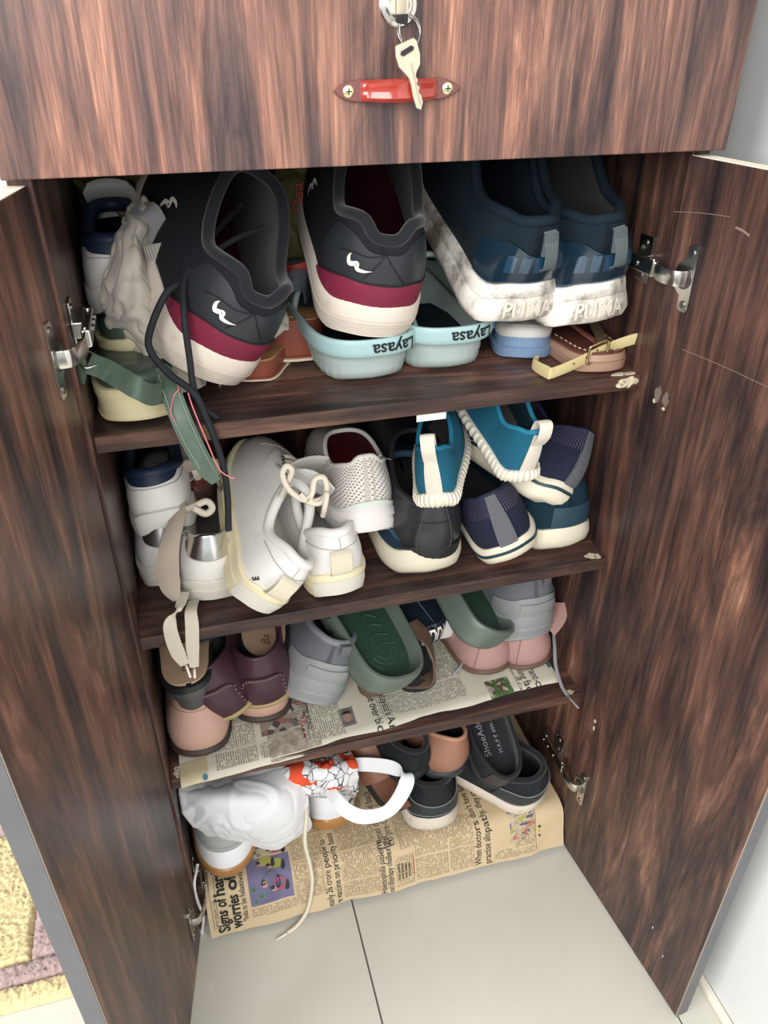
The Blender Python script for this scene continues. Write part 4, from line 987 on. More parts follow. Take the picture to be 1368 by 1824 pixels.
# back row of the second shelf, mostly in shadow
wv = slab('sandal', 'woven brown and cream sandal behind the silver-heeled sneakers', at(345, 850, z=Z2+.05), (-10, 12, 0), .2, .06, .08, (.03, .02), mat('dark_brown_sole', (.05, .025, .02), .6), mat('wine_bed', (.12, .03, .03), .6))
wv.root.location = (.075, .15, Z2+.06)
for i, c in enumerate(((.55, .50, .42), (.16, .08, .06), (.60, .55, .48), (.20, .10, .08))):
    wribbon(wv.root, 'strap', px([(312+i*16, 800+i*6, .2), (325+i*14, 830, .17-.005*i), (330+i*16, 860, .165)]), [(1, .1, .5)]*3, .018, .003, mat('weave_strap_%d' % (i % 2), c, .5), 16)
bk_ = Shoe('dress_shoe', 'dark shoe pushed to the back right of the second shelf', (.50, .14, Z2+.115), (10, 8, 0), L=.17, Wh=.07, Wb=.08, hs=(.02, .014), hh=.06, hd=.05, ht=.06)
bk_.std(mat('ink_suede', (.012, .018, .035), .9), M('black_lining'), M('black_rubber'))
wc = tag(box('paper_tag', tuple(at(742, 752, y=.006)), tuple(at(742, 752, y=.006)+np.array([.032, .0006, .0085])), mat('white_paper', (.80, .79, .76), .7), None, bev=0), 'small white paper tag under the top shelf edge', 'tag')

# ================================================================== newspapers
def paper_mat(name, col, dirt): return mat(name, col, .85, .15, dirt=dirt, bump=('noise', 35, .25))
M_news3 = paper_mat('newsprint_pale', (.60, .57, .47), ((.52, .46, .34), .3, 9))
M_newsB = paper_mat('newsprint_tan', (.56, .44, .28), ((.50, .36, .19), .4, 10))
def print_mat(name, paper, ink, lp=.0026, axis=0):
    """body text: lines across one UV axis, words broken up along the other"""
    if name in MATS: return MATS[name]
    m = bpy.data.materials.new(name); m.use_nodes = True; nt = m.node_tree; N = nt.nodes; Lk = nt.links; b = N['Principled BSDF']; b.inputs['Roughness'].default_value = .85; b.inputs['Specular IOR Level'].default_value = .15
    tc = N.new('ShaderNodeTexCoord'); sp = N.new('ShaderNodeSeparateXYZ'); Lk.new(tc.outputs['UV'], sp.inputs[0])
    def mth(op, a, c=None):
        x = N.new('ShaderNodeMath'); x.operation = op
        for i, q in enumerate((a, c)):
            if q is None: continue
            if isinstance(q, (int, float)): x.inputs[i].default_value = q
            else: Lk.new(q, x.inputs[i])
        return x.outputs[0]
    across, along = sp.outputs[axis], sp.outputs[1-axis]
    ln = mth('MULTIPLY', across, 1/lp); fl = mth('FLOOR', ln); fr = mth('SUBTRACT', ln, fl)
    band = mth('LESS_THAN', mth('ABSOLUTE', mth('SUBTRACT', fr, .5)), .29)
    cmb = N.new('ShaderNodeCombineXYZ'); Lk.new(mth('MULTIPLY', along, 330), cmb.inputs[0]); Lk.new(mth('MULTIPLY', fl, 7.31), cmb.inputs[1])
    n1 = N.new('ShaderNodeTexNoise'); n1.inputs['Scale'].default_value = 1; n1.inputs['Detail'].default_value = 1; Lk.new(cmb.outputs[0], n1.inputs['Vector'])
    word = mth('GREATER_THAN', n1.outputs['Fac'], .43)
    cmb2 = N.new('ShaderNodeCombineXYZ'); Lk.new(mth('MULTIPLY', along, 1500), cmb2.inputs[0]); Lk.new(mth('MULTIPLY', ln, 2.2), cmb2.inputs[1])
    n2 = N.new('ShaderNodeTexNoise'); n2.inputs['Scale'].default_value = 1; Lk.new(cmb2.outputs[0], n2.inputs['Vector'])
    fac = mth('MULTIPLY', mth('MULTIPLY', band, word), mth('ADD', mth('MULTIPLY', n2.outputs['Fac'], .9), .22))
    x = N.new('ShaderNodeMix'); x.data_type = 'RGBA'; x.inputs[6].default_value = (*paper, 1); x.inputs[7].default_value = (*ink, 1); Lk.new(fac, x.inputs[0]); Lk.new(x.outputs[2], b.inputs['Base Color'])
    MATS[name] = m; return m
def photo_mat(name, cols, scale):
    if name in MATS: return MATS[name]
    m = bpy.data.materials.new(name); m.use_nodes = True; nt = m.node_tree; N = nt.nodes; Lk = nt.links; b = N['Principled BSDF']; b.inputs['Roughness'].default_value = .8
    tc = N.new('ShaderNodeTexCoord'); v = N.new('ShaderNodeTexVoronoi'); v.inputs['Scale'].default_value = scale; Lk.new(tc.outputs['UV'], v.inputs['Vector'])
    r = N.new('ShaderNodeValToRGB'); r.color_ramp.interpolation = 'CONSTANT'; e = r.color_ramp.elements
    e[0].color = (*cols[0], 1); e[1].position = .3; e[1].color = (*cols[1], 1)
    for i, c in enumerate(cols[2:]): q = e.new(.3+.6*(i+1)/(len(cols)-1)); q.color = (*c, 1)
    sp = N.new('ShaderNodeSeparateColor'); Lk.new(v.outputs['Color'], sp.inputs[0]); Lk.new(sp.outputs[0], r.inputs[0]); Lk.new(r.outputs[0], b.inputs['Base Color']); MATS[name] = m; return m

class Paper:
    """sheet over a shelf: s along x (metres), t from the back (0) to the front and over the edge"""
    def __init__(p, label, x0, x1, yb, yf, z, drop, m, rad=.02, skew=0.0, seed=0.0, wave=.0012, slope=0.0):
        p.__dict__.update(locals()); p.W_ = x1-x0; p.LT = (yb-yf)+drop
        p.root = thing('newspaper', label, 'newspaper', ((x0+x1)/2, (yb+yf)/2, z))
        ns, nt_ = 70, 60; V = []; uv = []
        for i in range(ns):
            for j in range(nt_):
                s = p.W_*i/(ns-1); t = p.LT*j/(nt_-1); V.append(loc_of(p.root, p.pt(s, t))); uv.append((s, t))
        o = new_obj('sheet', V, grid_faces(ns, nt_)[::1], m, p.root, uvs=uv); o.data.flip_normals(); p.sheet = o
    def pt(p, s, t, lift=0.0):
        fl = p.yb-p.yf-p.rad; x = p.x0+s
        ed = p.edge(s) if hasattr(p, 'edge') else 0.0
        t = t*(1+ed)
        if t < fl: y, z, n = p.yb-t, 0.0, (0, 0, 1)
        elif t < fl+p.rad*PI/2: a = (t-fl)/p.rad; y, z, n = p.yf+p.rad-p.rad*math.sin(a), -p.rad*(1-math.cos(a)), (0, -math.sin(a), math.cos(a))
        else: r_ = t-fl-p.rad*PI/2; y, z, n = p.yf-r_*p.slope, -p.rad-r_, (0, -1, 0)
        w = p.wave*(1.2+mnoise.noise(Vector((x*16+p.seed, t*11, p.seed)))+.4*mnoise.noise(Vector((x*45+p.seed, t*30, 2))))
        y += p.skew*(s/p.W_-.5)
        return np.array([x+n[0]*(w+lift), y+n[1]*(w*2+lift), p.z+.0006+z+n[2]*(w+lift)])
    def block(p, name, s0, s1, t0, t1, m, lift=.0005, parent=None):
        t1 = min(t1, p.LT-.001); t0 = max(t0, .002); s1 = min(s1, p.W_-.001)
        ni = max(3, int((s1-s0)/.006)+2); nj = max(3, int((t1-t0)/.006)+2); V = []; uv = []
        for i in range(ni):
            for j in range(nj):
                s = lerp(s0, s1, i/(ni-1)); t = lerp(t0, t1, j/(nj-1)); V.append(loc_of(p.root, p.pt(s, t, lift))); uv.append((s, t))
        o = new_obj(name, V, grid_faces(ni, nj), m, parent or p.root, uvs=uv); o.data.flip_normals(); return o
    def text(p, txt, s, t, h, m, ccw=True, bold=0.0, sx=1.0, name='headline', lift=.0007):
        V, F = text_mesh(txt, bold); V = np.array(V)*h*1.35; V[:, 0] *= sx
        # ccw: text runs into the cabinet (t decreasing), letters' tops to the left (-s)
        ST = [(s-q[1], t-q[0]) if ccw else (s+q[1], t+q[0]) for q in V]
        F = [f for f in F if all(.002 < ST[i][1] < p.LT-.001 and .002 < ST[i][0] < p.W_-.002 for i in f)]
        used = sorted({i for f in F for i in f}); rm = {i: k for k, i in enumerate(used)}; F = [tuple(rm[i] for i in f) for f in F]
        P = [loc_of(p.root, p.pt(ST[i][0], ST[i][1], lift)) for i in used]
        return new_obj(name, P, F, m, p.root, smooth=False)
    def poly(p, name, pts, m, lift=.0008):
        return new_obj(name, [loc_of(p.root, p.pt(a, b, lift)) for a, b in pts], [tuple(range(len(pts)))], m, p.root, smooth=False)
M_ink = mat('news_ink', (.02, .019, .018), .8)
M_ink2 = mat('news_ink_grey', (.10, .09, .08), .8)

# --- third shelf paper
n3 = Paper('pale newspaper lining the third shelf under the clogs and pink shoes', .012, .545, .30, .012, Z3, .004, M_news3, rad=.006, skew=.035, seed=3.0, wave=.0016)
T3 = print_mat('body_text_pale', (.60, .57, .47), (.10, .095, .085), .0030)
def st3(px_, py_): q = at(px_, py_, z=Z3+.002); s = q[0]-n3.x0; return s, n3.yb-(q[1]-n3.skew*(s/n3.W_-.5))
for (s0, s1, t0, t1) in ((.045, .098, .18, .218), (.045, .098, .222, .258), (.045, .098, .262, .285), (.103, .118, .262, .285), (.15, .215, .14, .205), (.158, .215, .21, .282), (.262, .40, .14, .186), (.262, .40, .19, .232), (.262, .395, .236, .274), (.22, .262, .06, .13), (.27, .33, .06, .13), (.335, .40, .06, .13), (.40, .44, .14, .175)): n3.block('text_column', s0, s1, t0, t1, T3)
def rt3(x, y): return st3(x, y)
a_ = st3(648, 1235); n3.text("Malaysia's Anwar f", a_[0]+.018, a_[1], .0125, M_ink, False, .0, .80); n3.text('probe over bid to b', a_[0]+.0015, a_[1]-.012, .0125, M_ink, False, .0, .80)
a_ = st3(915, 1180); n3.text('Immigrant-orig', a_[0]+.012, a_[1]-.012, .0125, M_ink, False, .0, .80); n3.text('coming face o', a_[0]-.004, a_[1]-.002, .0125, M_ink, False, .0, .80); n3.text('Around 30% of cases t', a_[0]-.013, a_[1]+.004, .006, M_ink2, False, 0, .8)
a_ = st3(440, 1245); n3.text('Indian-under', a_[0]+.012, a_[1]-.016, .0065, M_ink, False, .02, .85); n3.text('Chief Valley many', a_[0]+.004, a_[1]-.016, .0065, M_ink, False, .02, .85); n3.text("'behaved badly at'", a_[0]-.004, a_[1]-.014, .0065, M_ink, False, .02, .85)
q0 = st3(958, 1170); q1 = st3(985, 1225)
n3.block('banner', q0[0]+.004, q0[0]+.020, .18, .262, mat('teal_print', (.045, .12, .14), .7)); M_wp = mat('paper_white_print', (.55, .55, .48), .8)
n3.text('WITH DISEASE', q0[0]+.0135, .205, .0055, M_wp, False, .01, .8); n3.text("DON'T WANT AN", q0[0]+.0065, .200, .0055, M_wp, False, .01, .8)
q0 = st3(866, 1225); n3.block('news_photo', q0[0], q0[0]+.036, q0[1]-.01, q0[1]+.03, photo_mat('photo_crowd', [(.05, .10, .03), (.30, .26, .22), (.10, .05, .04), (.06, .13, .04), (.42, .34, .28)], 170))
q0 = st3(604, 1275); n3.block('news_photo', q0[0], q0[0]+.020, q0[1]-.01, q0[1]+.022, mat('photo_grey', (.23, .20, .19), .8, var=.5, varscale=120))
fc = [(q0[0]+.010+.0058*math.cos(a), q0[1]+.007+.0085*math.sin(a)) for a in np.linspace(0, 2*PI, 20, endpoint=False)]; n3.poly('portrait', fc, mat('print_skin', (.36, .22, .17), .8), .0009)
n3.poly('portrait', [(q0[0]+.010+.0065*math.cos(a), q0[1]+.001+.005*math.sin(a)) for a in np.linspace(PI, 2*PI, 12)], M_ink, .0010)
q0 = st3(470, 1300); n3.block('news_photo', q0[0]-.004, q0[0]+.062, q0[1]-.05, q0[1]+.012, photo_mat('photo_market', [(.28, .24, .21), (.07, .06, .055), (.30, .13, .11), (.42, .38, .33), (.14, .12, .11)], 120)); n3.block('news_photo', q0[0]+.002, q0[0]+.070, q0[1]+.013, .29, mat('photo_pale', (.46, .40, .32), .8, var=.5, varscale=90))
q0 = st3(548, 1270); n3.block('rule', q0[0], q0[0]+.0012, q0[1]-.02, .288, mat('red_rule', (.42, .05, .04), .8)); n3.text('TO THE WORLD', q0[0]-.004, q0[1]-.022, .006, M_ink, False, .02, .85)
n3.block('print_patch', q0[0]-.013, q0[0]-.005, q0[1]-.0, q0[1]+.05, photo_mat('photo_flowers', [(.35, .10, .14), (.22, .06, .09), (.45, .38, .33), (.10, .05, .05)], 350))
n3.block('tape', .0005, .034, .262, .291, mat('brown_tape', (.50, .43, .27), .35, dirt=((.42, .34, .2), .3, 40)), .0012)
n3.poly('ink_spot', [(.030+.003*math.cos(a), .287+.0025*math.sin(a)) for a in np.linspace(0, 2*PI, 14, endpoint=False)], mat('blue_print', (.04, .16, .28), .6), .0016)

# --- base paper, hanging over the front to the floor
nb = Paper('tan newspaper draped over the cabinet base and down its front', .012, .558, .30, -.0125, ZB, .062, M_newsB, rad=.0105, skew=0.0, seed=9.0, wave=.0028, slope=.33)
TB = print_mat('body_text_tan', (.56, .44, .28), (.15, .11, .07), .0027)
def stb(px_, py_):
    best = None
    tgt = np.array([px_, py_])
    for i in range(80):
        for j in range(80):
            s = nb.W_*i/79; t = nb.LT*j/79; P = nb.pt(s, t); d = P-CAM; zz = d@CF; q = np.array([684+FPX*(d@CR)/zz, 912-FPX*(d@CU)/zz]); e = ((q-tgt)**2).sum()
            if best is None or e < best[0]: best = (e, s, t)
    return best[1], best[2]
a_ = stb(408, 1676); LTB = nb.LT
nb.text('Signs of harsh win', a_[0]+.0065, a_[1]-.004, .0165, M_ink, True, .028, .74); nb.text('worries of Covid-19', a_[0]+.024, a_[1]-.006, .0165, M_ink, True, .028, .74)
nb.text('*India to See Relatively Below-Normal Temp', a_[0]+.034, a_[1]-.014, .0085, M_ink, True, 0, .62)
nb.block('rule', .006, .0068, .13, LTB-.01, M_ink2); nb.block('rule', .0135, .0141, .13, LTB-.02, M_ink2)
nb.text('NEW DELHI | TUE', .0125, LTB-.012, .004, M_ink2, True)
i0 = stb(447, 1540)
ix0 = a_[0]+.040; ix1 = ix0+.062; it1 = LTB-.034; it0 = it1-.105
nb.block('cartoon', ix0, ix1, it0, it1, mat('cartoon_ground', (.17, .155, .27), .8, var=.25, varscale=30), .0006)
nb.block('cartoon', ix0, ix1, it0, it0+.045, mat('cartoon_paper', (.50, .41, .28), .8), .00075)
rnd = random.Random(5)
cc = dict(grey=(.10, .10, .12), olive=(.32, .32, .08), rose=(.36, .07, .12), skin=(.45, .26, .20), yellow=(.55, .38, .05), teal=(.10, .20, .18), dark=(.03, .03, .04))
def blob(s, t, rs, rt, c, ph=0.0, k=0.0, n=18, lift=.001): nb.poly('cartoon_figure', [(s+rs*math.cos(a+ph)*(1+.18*math.sin(3*a)), t+rt*math.sin(a)*(1+.15*math.cos(2*a))) for a in np.linspace(0, 2*PI, n, endpoint=False)], mat('cartoon_'+c, cc[c], .8), lift)
for k, (fs, ft, c) in enumerate(((.032, .075, 'grey'), (.044, .082, 'rose'), (.028, .052, 'olive'), (.042, .058, 'olive'), (.046, .034, 'rose'), (.050, .022, 'yellow'), (.052, .010, 'grey'))):
    blob(ix0+fs, it0+ft, .011, .009, c, 0, lift=.00105+k*.00006); blob(ix0+fs-.009, it0+ft+.003, .0038, .0036, 'skin', lift=.0015); blob(ix0+fs-.011, it0+ft+.001, .003, .0028, 'dark', lift=.0016); blob(ix0+fs+.010, it0+ft+.004, .003, .008, 'dark', .3, lift=.0016)
for fs, ft, r_ in ((.008, .022, .0045), (.012, .034, .005), (.020, .026, .0042), (.026, .018, .0042), (.009, .042, .0035), (.020, .040, .003), (.006, .080, .0045), (.016, .092, .0055), (.008, .098, .004)):
    blob(ix0+fs, it0+ft, r_, r_, 'teal', lift=.0011); blob(ix0+fs, it0+ft, r_*.55, r_*.55, 'skin' if r_ < .004 else 'grey', lift=.0013)
g_ = lambda name, *a: nb.block(name, *a)
for (s0, s1, t0, t1) in ((ix1+.003, ix1+.022, it0-.05, it0+.024), (ix1+.003, ix1+.022, it0+.028, it0+.062), (ix1+.003, ix1+.022, it0+.066, it1+.012), (ix0, ix1+.022, it1+.004, it1+.018), (ix1+.026, ix1+.052, it0-.05, it0+.024), (ix1+.026, ix1+.052, it0+.028, it0+.062), (ix1+.026, ix1+.046, it0+.066, it1+.008)): g_('text_column', s0, s1, t0, t1, TB)
b_ = stb(596, 1612); nb.text('Nearly 26 crore people to', b_[0]-.002, b_[1]+.006, .0105, M_ink, True, .0, .70); nb.text('give vaccine on priority basis', b_[0]+.011, b_[1]+.008, .0105, M_ink, True, .0, .70)
for (s0, s1, t0, t1) in ((.016, .072, -.135, -.075), (.016, .072, -.071, -.034), (.016, .072, -.030, .004), (.076, .090, -.030, .004)): g_('text_column', b_[0]+s0, b_[0]+s1, b_[1]+t0, min(b_[1]+t1, LTB-.006), TB)
c_ = stb(690, 1580); nb.text('Haemophilia patients', c_[0]+.002, c_[1]+.008, .0098, M_ink, True, 0, .68); nb.text('on therapy challenges', c_[0]+.013, c_[1]+.008, .0098, M_ink, True, 0, .68)
for (s0, s1, t0, t1) in ((.018, .046, -.045, .008), (.05, .10, -.075, -.036), (.05, .10, -.032, .006), (.104, .142, -.075, -.036), (.104, .142, -.032, .006)): g_('text_column', c_[0]+s0, c_[0]+s1, c_[1]+t0, min(c_[1]+t1, LTB-.006), TB)
nb.block('rule', c_[0]+.046, c_[0]+.047, c_[1]-.04, c_[1]-.005, M('red_rule'))
for i in range(4): nb.text('most patients have'[:14-i], c_[0]+.024+i*.0055, c_[1]-.008, .0045, M_ink, True, .02, .8)
d_ = stb(690, 1515); nb.text('Diesel demand back', d_[0], d_[1], .0125, M_ink2, True, -.005, .72); nb.text('to pre-Covid levels', d_[0]+.014, d_[1], .0125, M_ink2, True, -.005, .72)
for (s0, s1, t0, t1) in ((-.068, -.018, -.09, -.02), (.02, .06, -.06, .004), (.064, .11, -.06, .004)): g_('text_column', d_[0]+s0, d_[0]+s1, d_[1]+t0, d_[1]+t1, TB)
e_ = stb(862, 1528); nb.text("When doctors don't have licence to", e_[0]-.006, e_[1]+.010, .0118, M_ink, True, 0, .70); nb.text("practise allopathy, they can't do it", e_[0]+.009, e_[1]+.010, .0118, M_ink, True, 0, .70)
f_ = stb(912, 1470); nb.block('news_photo', f_[0]-.006, f_[0]+.036, f_[1]-.035, f_[1]+.03, photo_mat('photo_clinic', [(.46, .38, .26), (.40, .14, .10), (.36, .34, .10), (.50, .42, .30), (.10, .10, .16)], 110))
for (s0, s1, t0, t1) in ((.016, .045, -.005, .010), (.05, .082, -.11, -.056), (.05, .082, -.052, -.004), (.018, .082, .0, .012)): g_('text_column', e_[0]+s0, e_[0]+s1, e_[1]+t0, min(e_[1]+t1, LTB-.005), TB)
nb.block('rule', e_[0]+.0845, e_[0]+.0852, e_[1]-.12, LTB-.006, M_ink2)
for i, c in enumerate(((.03, .03, .04), (.5, .38, .05), (.12, .06, .10))): nb.poly('register_dot', [(e_[0]+.091+.0022*math.cos(a), e_[1]-.03+i*.008+.0022*math.sin(a)) for a in np.linspace(0, 2*PI, 12, endpoint=False)], mat('dot_%d' % i, c, .8))

# ================================================================== third shelf
M_pinkl = mat('pink_leather', (.52, .32, .26), .55, .3, bump=('noise', 160, .12), dirt=((.45, .26, .20), .2, 40))
M_mar = mat('maroon_leather', (.055, .022, .034), .4, .4, bump=('noise', 150, .15))
M_tanr = mat('tan_rubber', (.30, .14, .09), .6)
M_strap_k = mat('khaki_edge', (.34, .26, .12), .6)
def nub_sole(s, m):
    for u in np.linspace(-.2, .2, 7):
        c = s.base(np.array(u), -.008)[0]; n_ = s.nrm2(np.array(u))
        box('sole_nub', (-.009, -.006, 0), (.009, .008, .010), m, s.root, .001, rot=Matrix.Rotation(math.atan2(n_[0], -n_[1]), 3, 'Z'), loc=(float(c[0]), float(c[1]), .0))
def pink_loafer(label, loc, rot):
    s = Shoe('loafer', label, loc, rot, L=.24, Wh=.076, Wb=.082, hs=(.012, .012), spring=.01, hh=.068, hd=.05, ht=.055, yh=.07, yt=.6, Wc=.06, b1=.012, b2=.006, heelround=.004, group='pink leather loafers with nubbed soles')
    s.std(M_pinkl, M('black_lining'), mat('dark_rim', (.05, .035, .03), .6), rc=.0025, mc=M_pinkl); s.line('stitching', list(np.linspace(-.18, .18, 20)), [.86]*20, .0005, mat('pink_thread2', (.40, .24, .2), .8), None, .0005)
    nub_sole(s, M_tanr); return s
p1_ = pink_loafer('pink leather loafer in the left corner under the black heeled sandal', (.0400, .0225, Z3+.003), (-3, 0, 0))
p2_ = pink_loafer('pink leather loafer pressed under the upright maroon loafer', at(468, 1292, z=Z3+.003), (-8, 0, 0)); 
def maroon(label, loc, rot):
    s = Shoe('loafer', label, loc, rot, L=.25, Wh=.08, Wb=.094, hs=(.012, .01), spring=.01, hh=.085, hd=.062, ht=.07, yh=.05, yt=.6, Wc=.066, b1=.008, b2=.004, heelround=.004, group='maroon leather loafers')
    s.std(M_mar, M('black_lining'), M_strap_k, rc=.003, mc=M_mar)
    hp_ = s.patch('heel_patch', -.062, .062, 0, lambda a: .62-.10*np.abs(2*a-1)**6, M_mar, .0028, 20, 8)
    for i in range(15):
        f = -1+2*i/14; u = .060*f; v = .60-.10*abs(f)**6
        c = s.surf(np.array(u), np.array(v), .0026); c2 = s.surf(np.array(u+.006), np.array(v-.03), .0026); tube('stitch', [c, (c+c2)/2, c2], .0011, mat('wine_thread', (.20, .125, .115), .7), hp_, 5, 4)
    for sg in (-1, 1):
        for i in range(5): c = s.surf(np.array(sg*.061), np.array(.05+.09*i), .0032); c2 = s.surf(np.array(sg*.055), np.array(.08+.09*i), .0026); tube('stitch', [c, (c+c2)/2, c2], .0011, M('wine_thread'), hp_, 5, 4)
    return s
m1 = maroon('maroon leather loafer leaning over beside the pink loafer', (.0845, .0451, .3384), (0, 8.2, -17))
m2 = maroon('maroon leather loafer standing on a pink loafer', (.1308, .0559, .3365), (.4, 12, -2))
def heeled(label, bedc, rot, hh_=.06):
    r = R3(*rot); 
    s = Shoe('heeled_sandal', label, (0, 0, 0), rot, L=.21, Wh=.064, Wb=.08, hs=(.014, .010), spring=0, heelround=0, cat='sandal', group='black heeled sandals with tan footbeds')
    s.root.location = Vector([float(c) for c in bedc])-r @ Vector((0, .03, .016))
    Mk = mat('black_patent', (.012, .013, .015), .3, .5); s.sole(Mk, [(0, -.003), (.2, 0), (.9, .001), (1, -.001)]); bd = s.insole(mat('tan_insole', (.50, .33, .22), .55, var=.15, varscale=30), .003, -.0035, 'footbed', None, thick=.004)
    V = []; n = 24; prof = [(.030, .004, .03), (.027, -.008, .03), (.020, -.03, .028), (.017, -hh_, .026), (.015, -hh_-.002, .026)]
    for a in np.linspace(0, 2*PI, n, endpoint=False):
        for q, z, yy in prof: V.append((q*math.cos(a), yy+q*.95*math.sin(a), z))
    new_obj('heel', V, grid_faces(n, len(prof), True)+[tuple(i*len(prof)+len(prof)-1 for i in range(n))], mat('smoke_heel', (.10, .105, .11), .3, .5, var=.4, varscale=40), s.root)
    Vt, Ft = text_mesh('Ba', .005, .3); Q = (np.array(Vt)-(np.array(Vt).max(0)+np.array(Vt).min(0))/2)*.018
    new_obj('lettering', [(-q[1]*.9+.002, .030+q[0], .0172) for q in Q], Ft, mat('stamp_brown', (.16, .07, .03)), bd, smooth=False)
    ribbon('toe_strap', [(-.036, .13, .012), (-.03, .125, .04), (0, .12, .052), (.03, .125, .04), (.036, .13, .012)], (0, 1, .3), .035, .003, Mk, s.root, 24)
    return s
h1 = heeled('black heeled sandal with tan footbed over the left pink loafer', (.0385, .053, Z3+.132), (-2, 4, -3))
h2 = heeled('black heeled sandal with tan footbed above the upright maroon loafer', at(470, 1140, z=Z3+.108), (-6, 6, 6), .02)
bf = Shoe('flat_shoe', 'black leather flat wedged between the two heeled sandals', at(362, 1188, z=Z3+.098), (-4, 6, 0), L=.17, Wh=.06, Wb=.075, hs=(.008, .007), spring=.006, hh=.034, hd=.026, ht=.03, yh=.04, yt=.66, Wc=.052, toe_h=.028, b1=.004, b2=.003)
bf.std(mat('black_calf', (.016, .017, .019), .4, .45), M('black_lining'), M('black_rubber'), rc=.0018); bf.line('stitching', list(np.linspace(-.12, .12, 20)), [.06]*20, .0006, mat('cream_stitch', (.72, .64, .48)), None, .0006)
M_greyr = mat('grey_rubber', (.25, .265, .265), .5, .4, dirt=((.30, .30, .25), .25, 25))
M_greym = mat('grey_knit', (.20, .215, .24), .8, bump=('weave', .003, .8))
def grey_trainer(label, loc, rot):
    s = Shoe('sneaker', label, loc, rot, L=.268, Wh=.092, Wb=.10, hs=(.060, .032), spring=.02, hh=.064, hd=.05, ht=.075, yh=.07, yt=.52, Wc=.068, b1=.002, b2=.006, group='grey moulded trainers', heelround=.012)
    s.sole(M_greyr, [(0, -.013), (.06, -.006), (.25, .0025), (.33, .001), (.35, .003), (.55, .0035), (.58, .002), (.85, .0015), (.95, -.001), (1, -.003)])
    s.upper(M_greym); s.lining(mat('grey_lining2', (.10, .11, .12), .9)); s.insole(M('grey_lining2')); s.collar(M_greym, .005)
    hc = s.patch('heel_counter', -.14, .14, 0, lambda a: .50-.2*np.abs(2*a-1)**2, M_greyr, .002, 30, 8)
    s.patch('heel_relief', -.05, .06, .14, .34, M_greyr, .0042, 16, 6, hc)
    lp = s.surf(np.full(4, .035), np.array([.75, .95, .95, .75]), np.array([.003, .008, -.003, -.006])); ribbon('pull_loop', lp, (1, .3, 0), .014, .002, mat('grey_loop', (.13, .13, .14), .7), s.root, 16)
    return s
gt1 = grey_trainer('grey moulded trainer leaning against the large green clog', at(545, 1274, z=Z3+.008), (-10, 4, 22))
gt2 = grey_trainer('grey moulded trainer with hanging lace on the right pink shoe', at(946, 1158, z=Z3+.034), (4, 4, 0))
M_glace = mat('grey_lace', (.26, .26, .27), .8, bump=('weave', .0016, .5))
wtube(gt2.root, 'lace', px([(985, 1110, .10), (988, 1150, .06), (990, 1185, .035), (1000, 1220, .008), (1012, 1240, -.012)]), .0028, M_glace, 6, 40, flat=.6)
wtube(gt2.root, 'lace_tip', px([(1012, 1240, -.012), (1030, 1261, -.013)]), .0014, M_glace, 6, 4)
wtube(gt2.root, 'lace', px([(840, 1145, .12), (830, 1165, .10), (822, 1185, .085), (808, 1200, .08), (795, 1214, .078)]), .0022, M_glace, 6, 30)
# green clogs
M_gc = mat('green_eva', (.125, .155, .13), .35, .4, var=.15, varscale=20); M_gb = mat('green_bed', (.028, .062, .040), .5, .35)
GC = 'green clogs'
gc1 = clog('clog', 'large green clog showing its footbed in the middle of the third shelf', (.2926, .0259, .3458), (12.7, 23, 13.3), .295, .098, .112, M_gc, M_gb, M_gc, M_gc, .044, .032, None, None, GC, tread=False)
gc2 = clog('clog', 'green clog propped toe-up left of the grey trainer with the lace', (.4284, .051, .3661), (6.5, 20, 28.9), .27, .088, .102, M_gc, M_gb, M_gc, M_gc, .044, .032, None, None, GC, tread=False)
disc('rivet', tuple(gc1.solepoint(np.array(-.225), np.array(.6), .0)), (-1, 0, .25), .010, .003, mat('rivet_dark', (.02, .025, .03), .3), gc1.root, 20)
for i in range(4):
    f = i*.8; tube('embossing', [(-.02+.004*f, .05+.02*f, .0312), (.0, .062+.02*f, .0314), (.022-.003*f, .06+.018*f, .0312)], .0007, mat('green_emboss', (.06, .12, .075), .45), gc1.root, 5, 10)
for i in range(3): tube('embossing', [((.012+.008*i)*math.cos(a), .052+(.012+.008*i)*math.sin(a), .0313) for a in np.linspace(PI*1.1, PI*1.9, 9)], .0006, M('green_emboss'), gc1.root, 5, 16)
for ib in range(5):
    for jb in range(3): disc('side_vent', tuple(gc1.solepoint(np.array(-.15-.012*ib-.005*(jb % 2)), np.array(.16+.09*jb), .0)), (-1, 0, -.1), .0026, .0008, M('dark_inside'), gc1.root, 8)
# navy slipper with printed sole edge
sl = slab('slipper', 'navy rubber slipper with white lettering between the two green clogs', at(765, 1152, z=Z3+.045), (8, 4, 0), .22, .072, .09, (.030, .02), mat('navy_rubber', (.012, .022, .045), .45), mat('navy_bed', (.012, .02, .035), .5), None, [(0, -.004), (.1, 0), (.45, .001), (.5, .002), (.9, .002), (1, 0)], -.001, .008, cat='slipper')
sl.decal('lettering', text_mesh('ADDA', .03), .02, .45, .015, M('white_logo'), sl.so, 0, .0006, 'sole')
sl.patch('side_print', -.13, -.045, .3, .7, mat('print_cream', (.6, .55, .45), .6, dirt=((.02, .03, .05), .5, 300)), .0006, 8, 4, sl.so, on='sole')
wb_ = slab('slipper', 'white slipper barely showing behind the small green clog', (.43, .14, Z3+.03), (10, 0, 0), .18, .06, .07, (.028, .02), mat('white_rubber', (.70, .68, .66), .5), mat('white_rubber', (.7, .68, .66)), None, None, -.002, .006, cat='slipper'); wb_.root.location = Vector([float(c) for c in at(800, 1140, z=Z3+.03)])
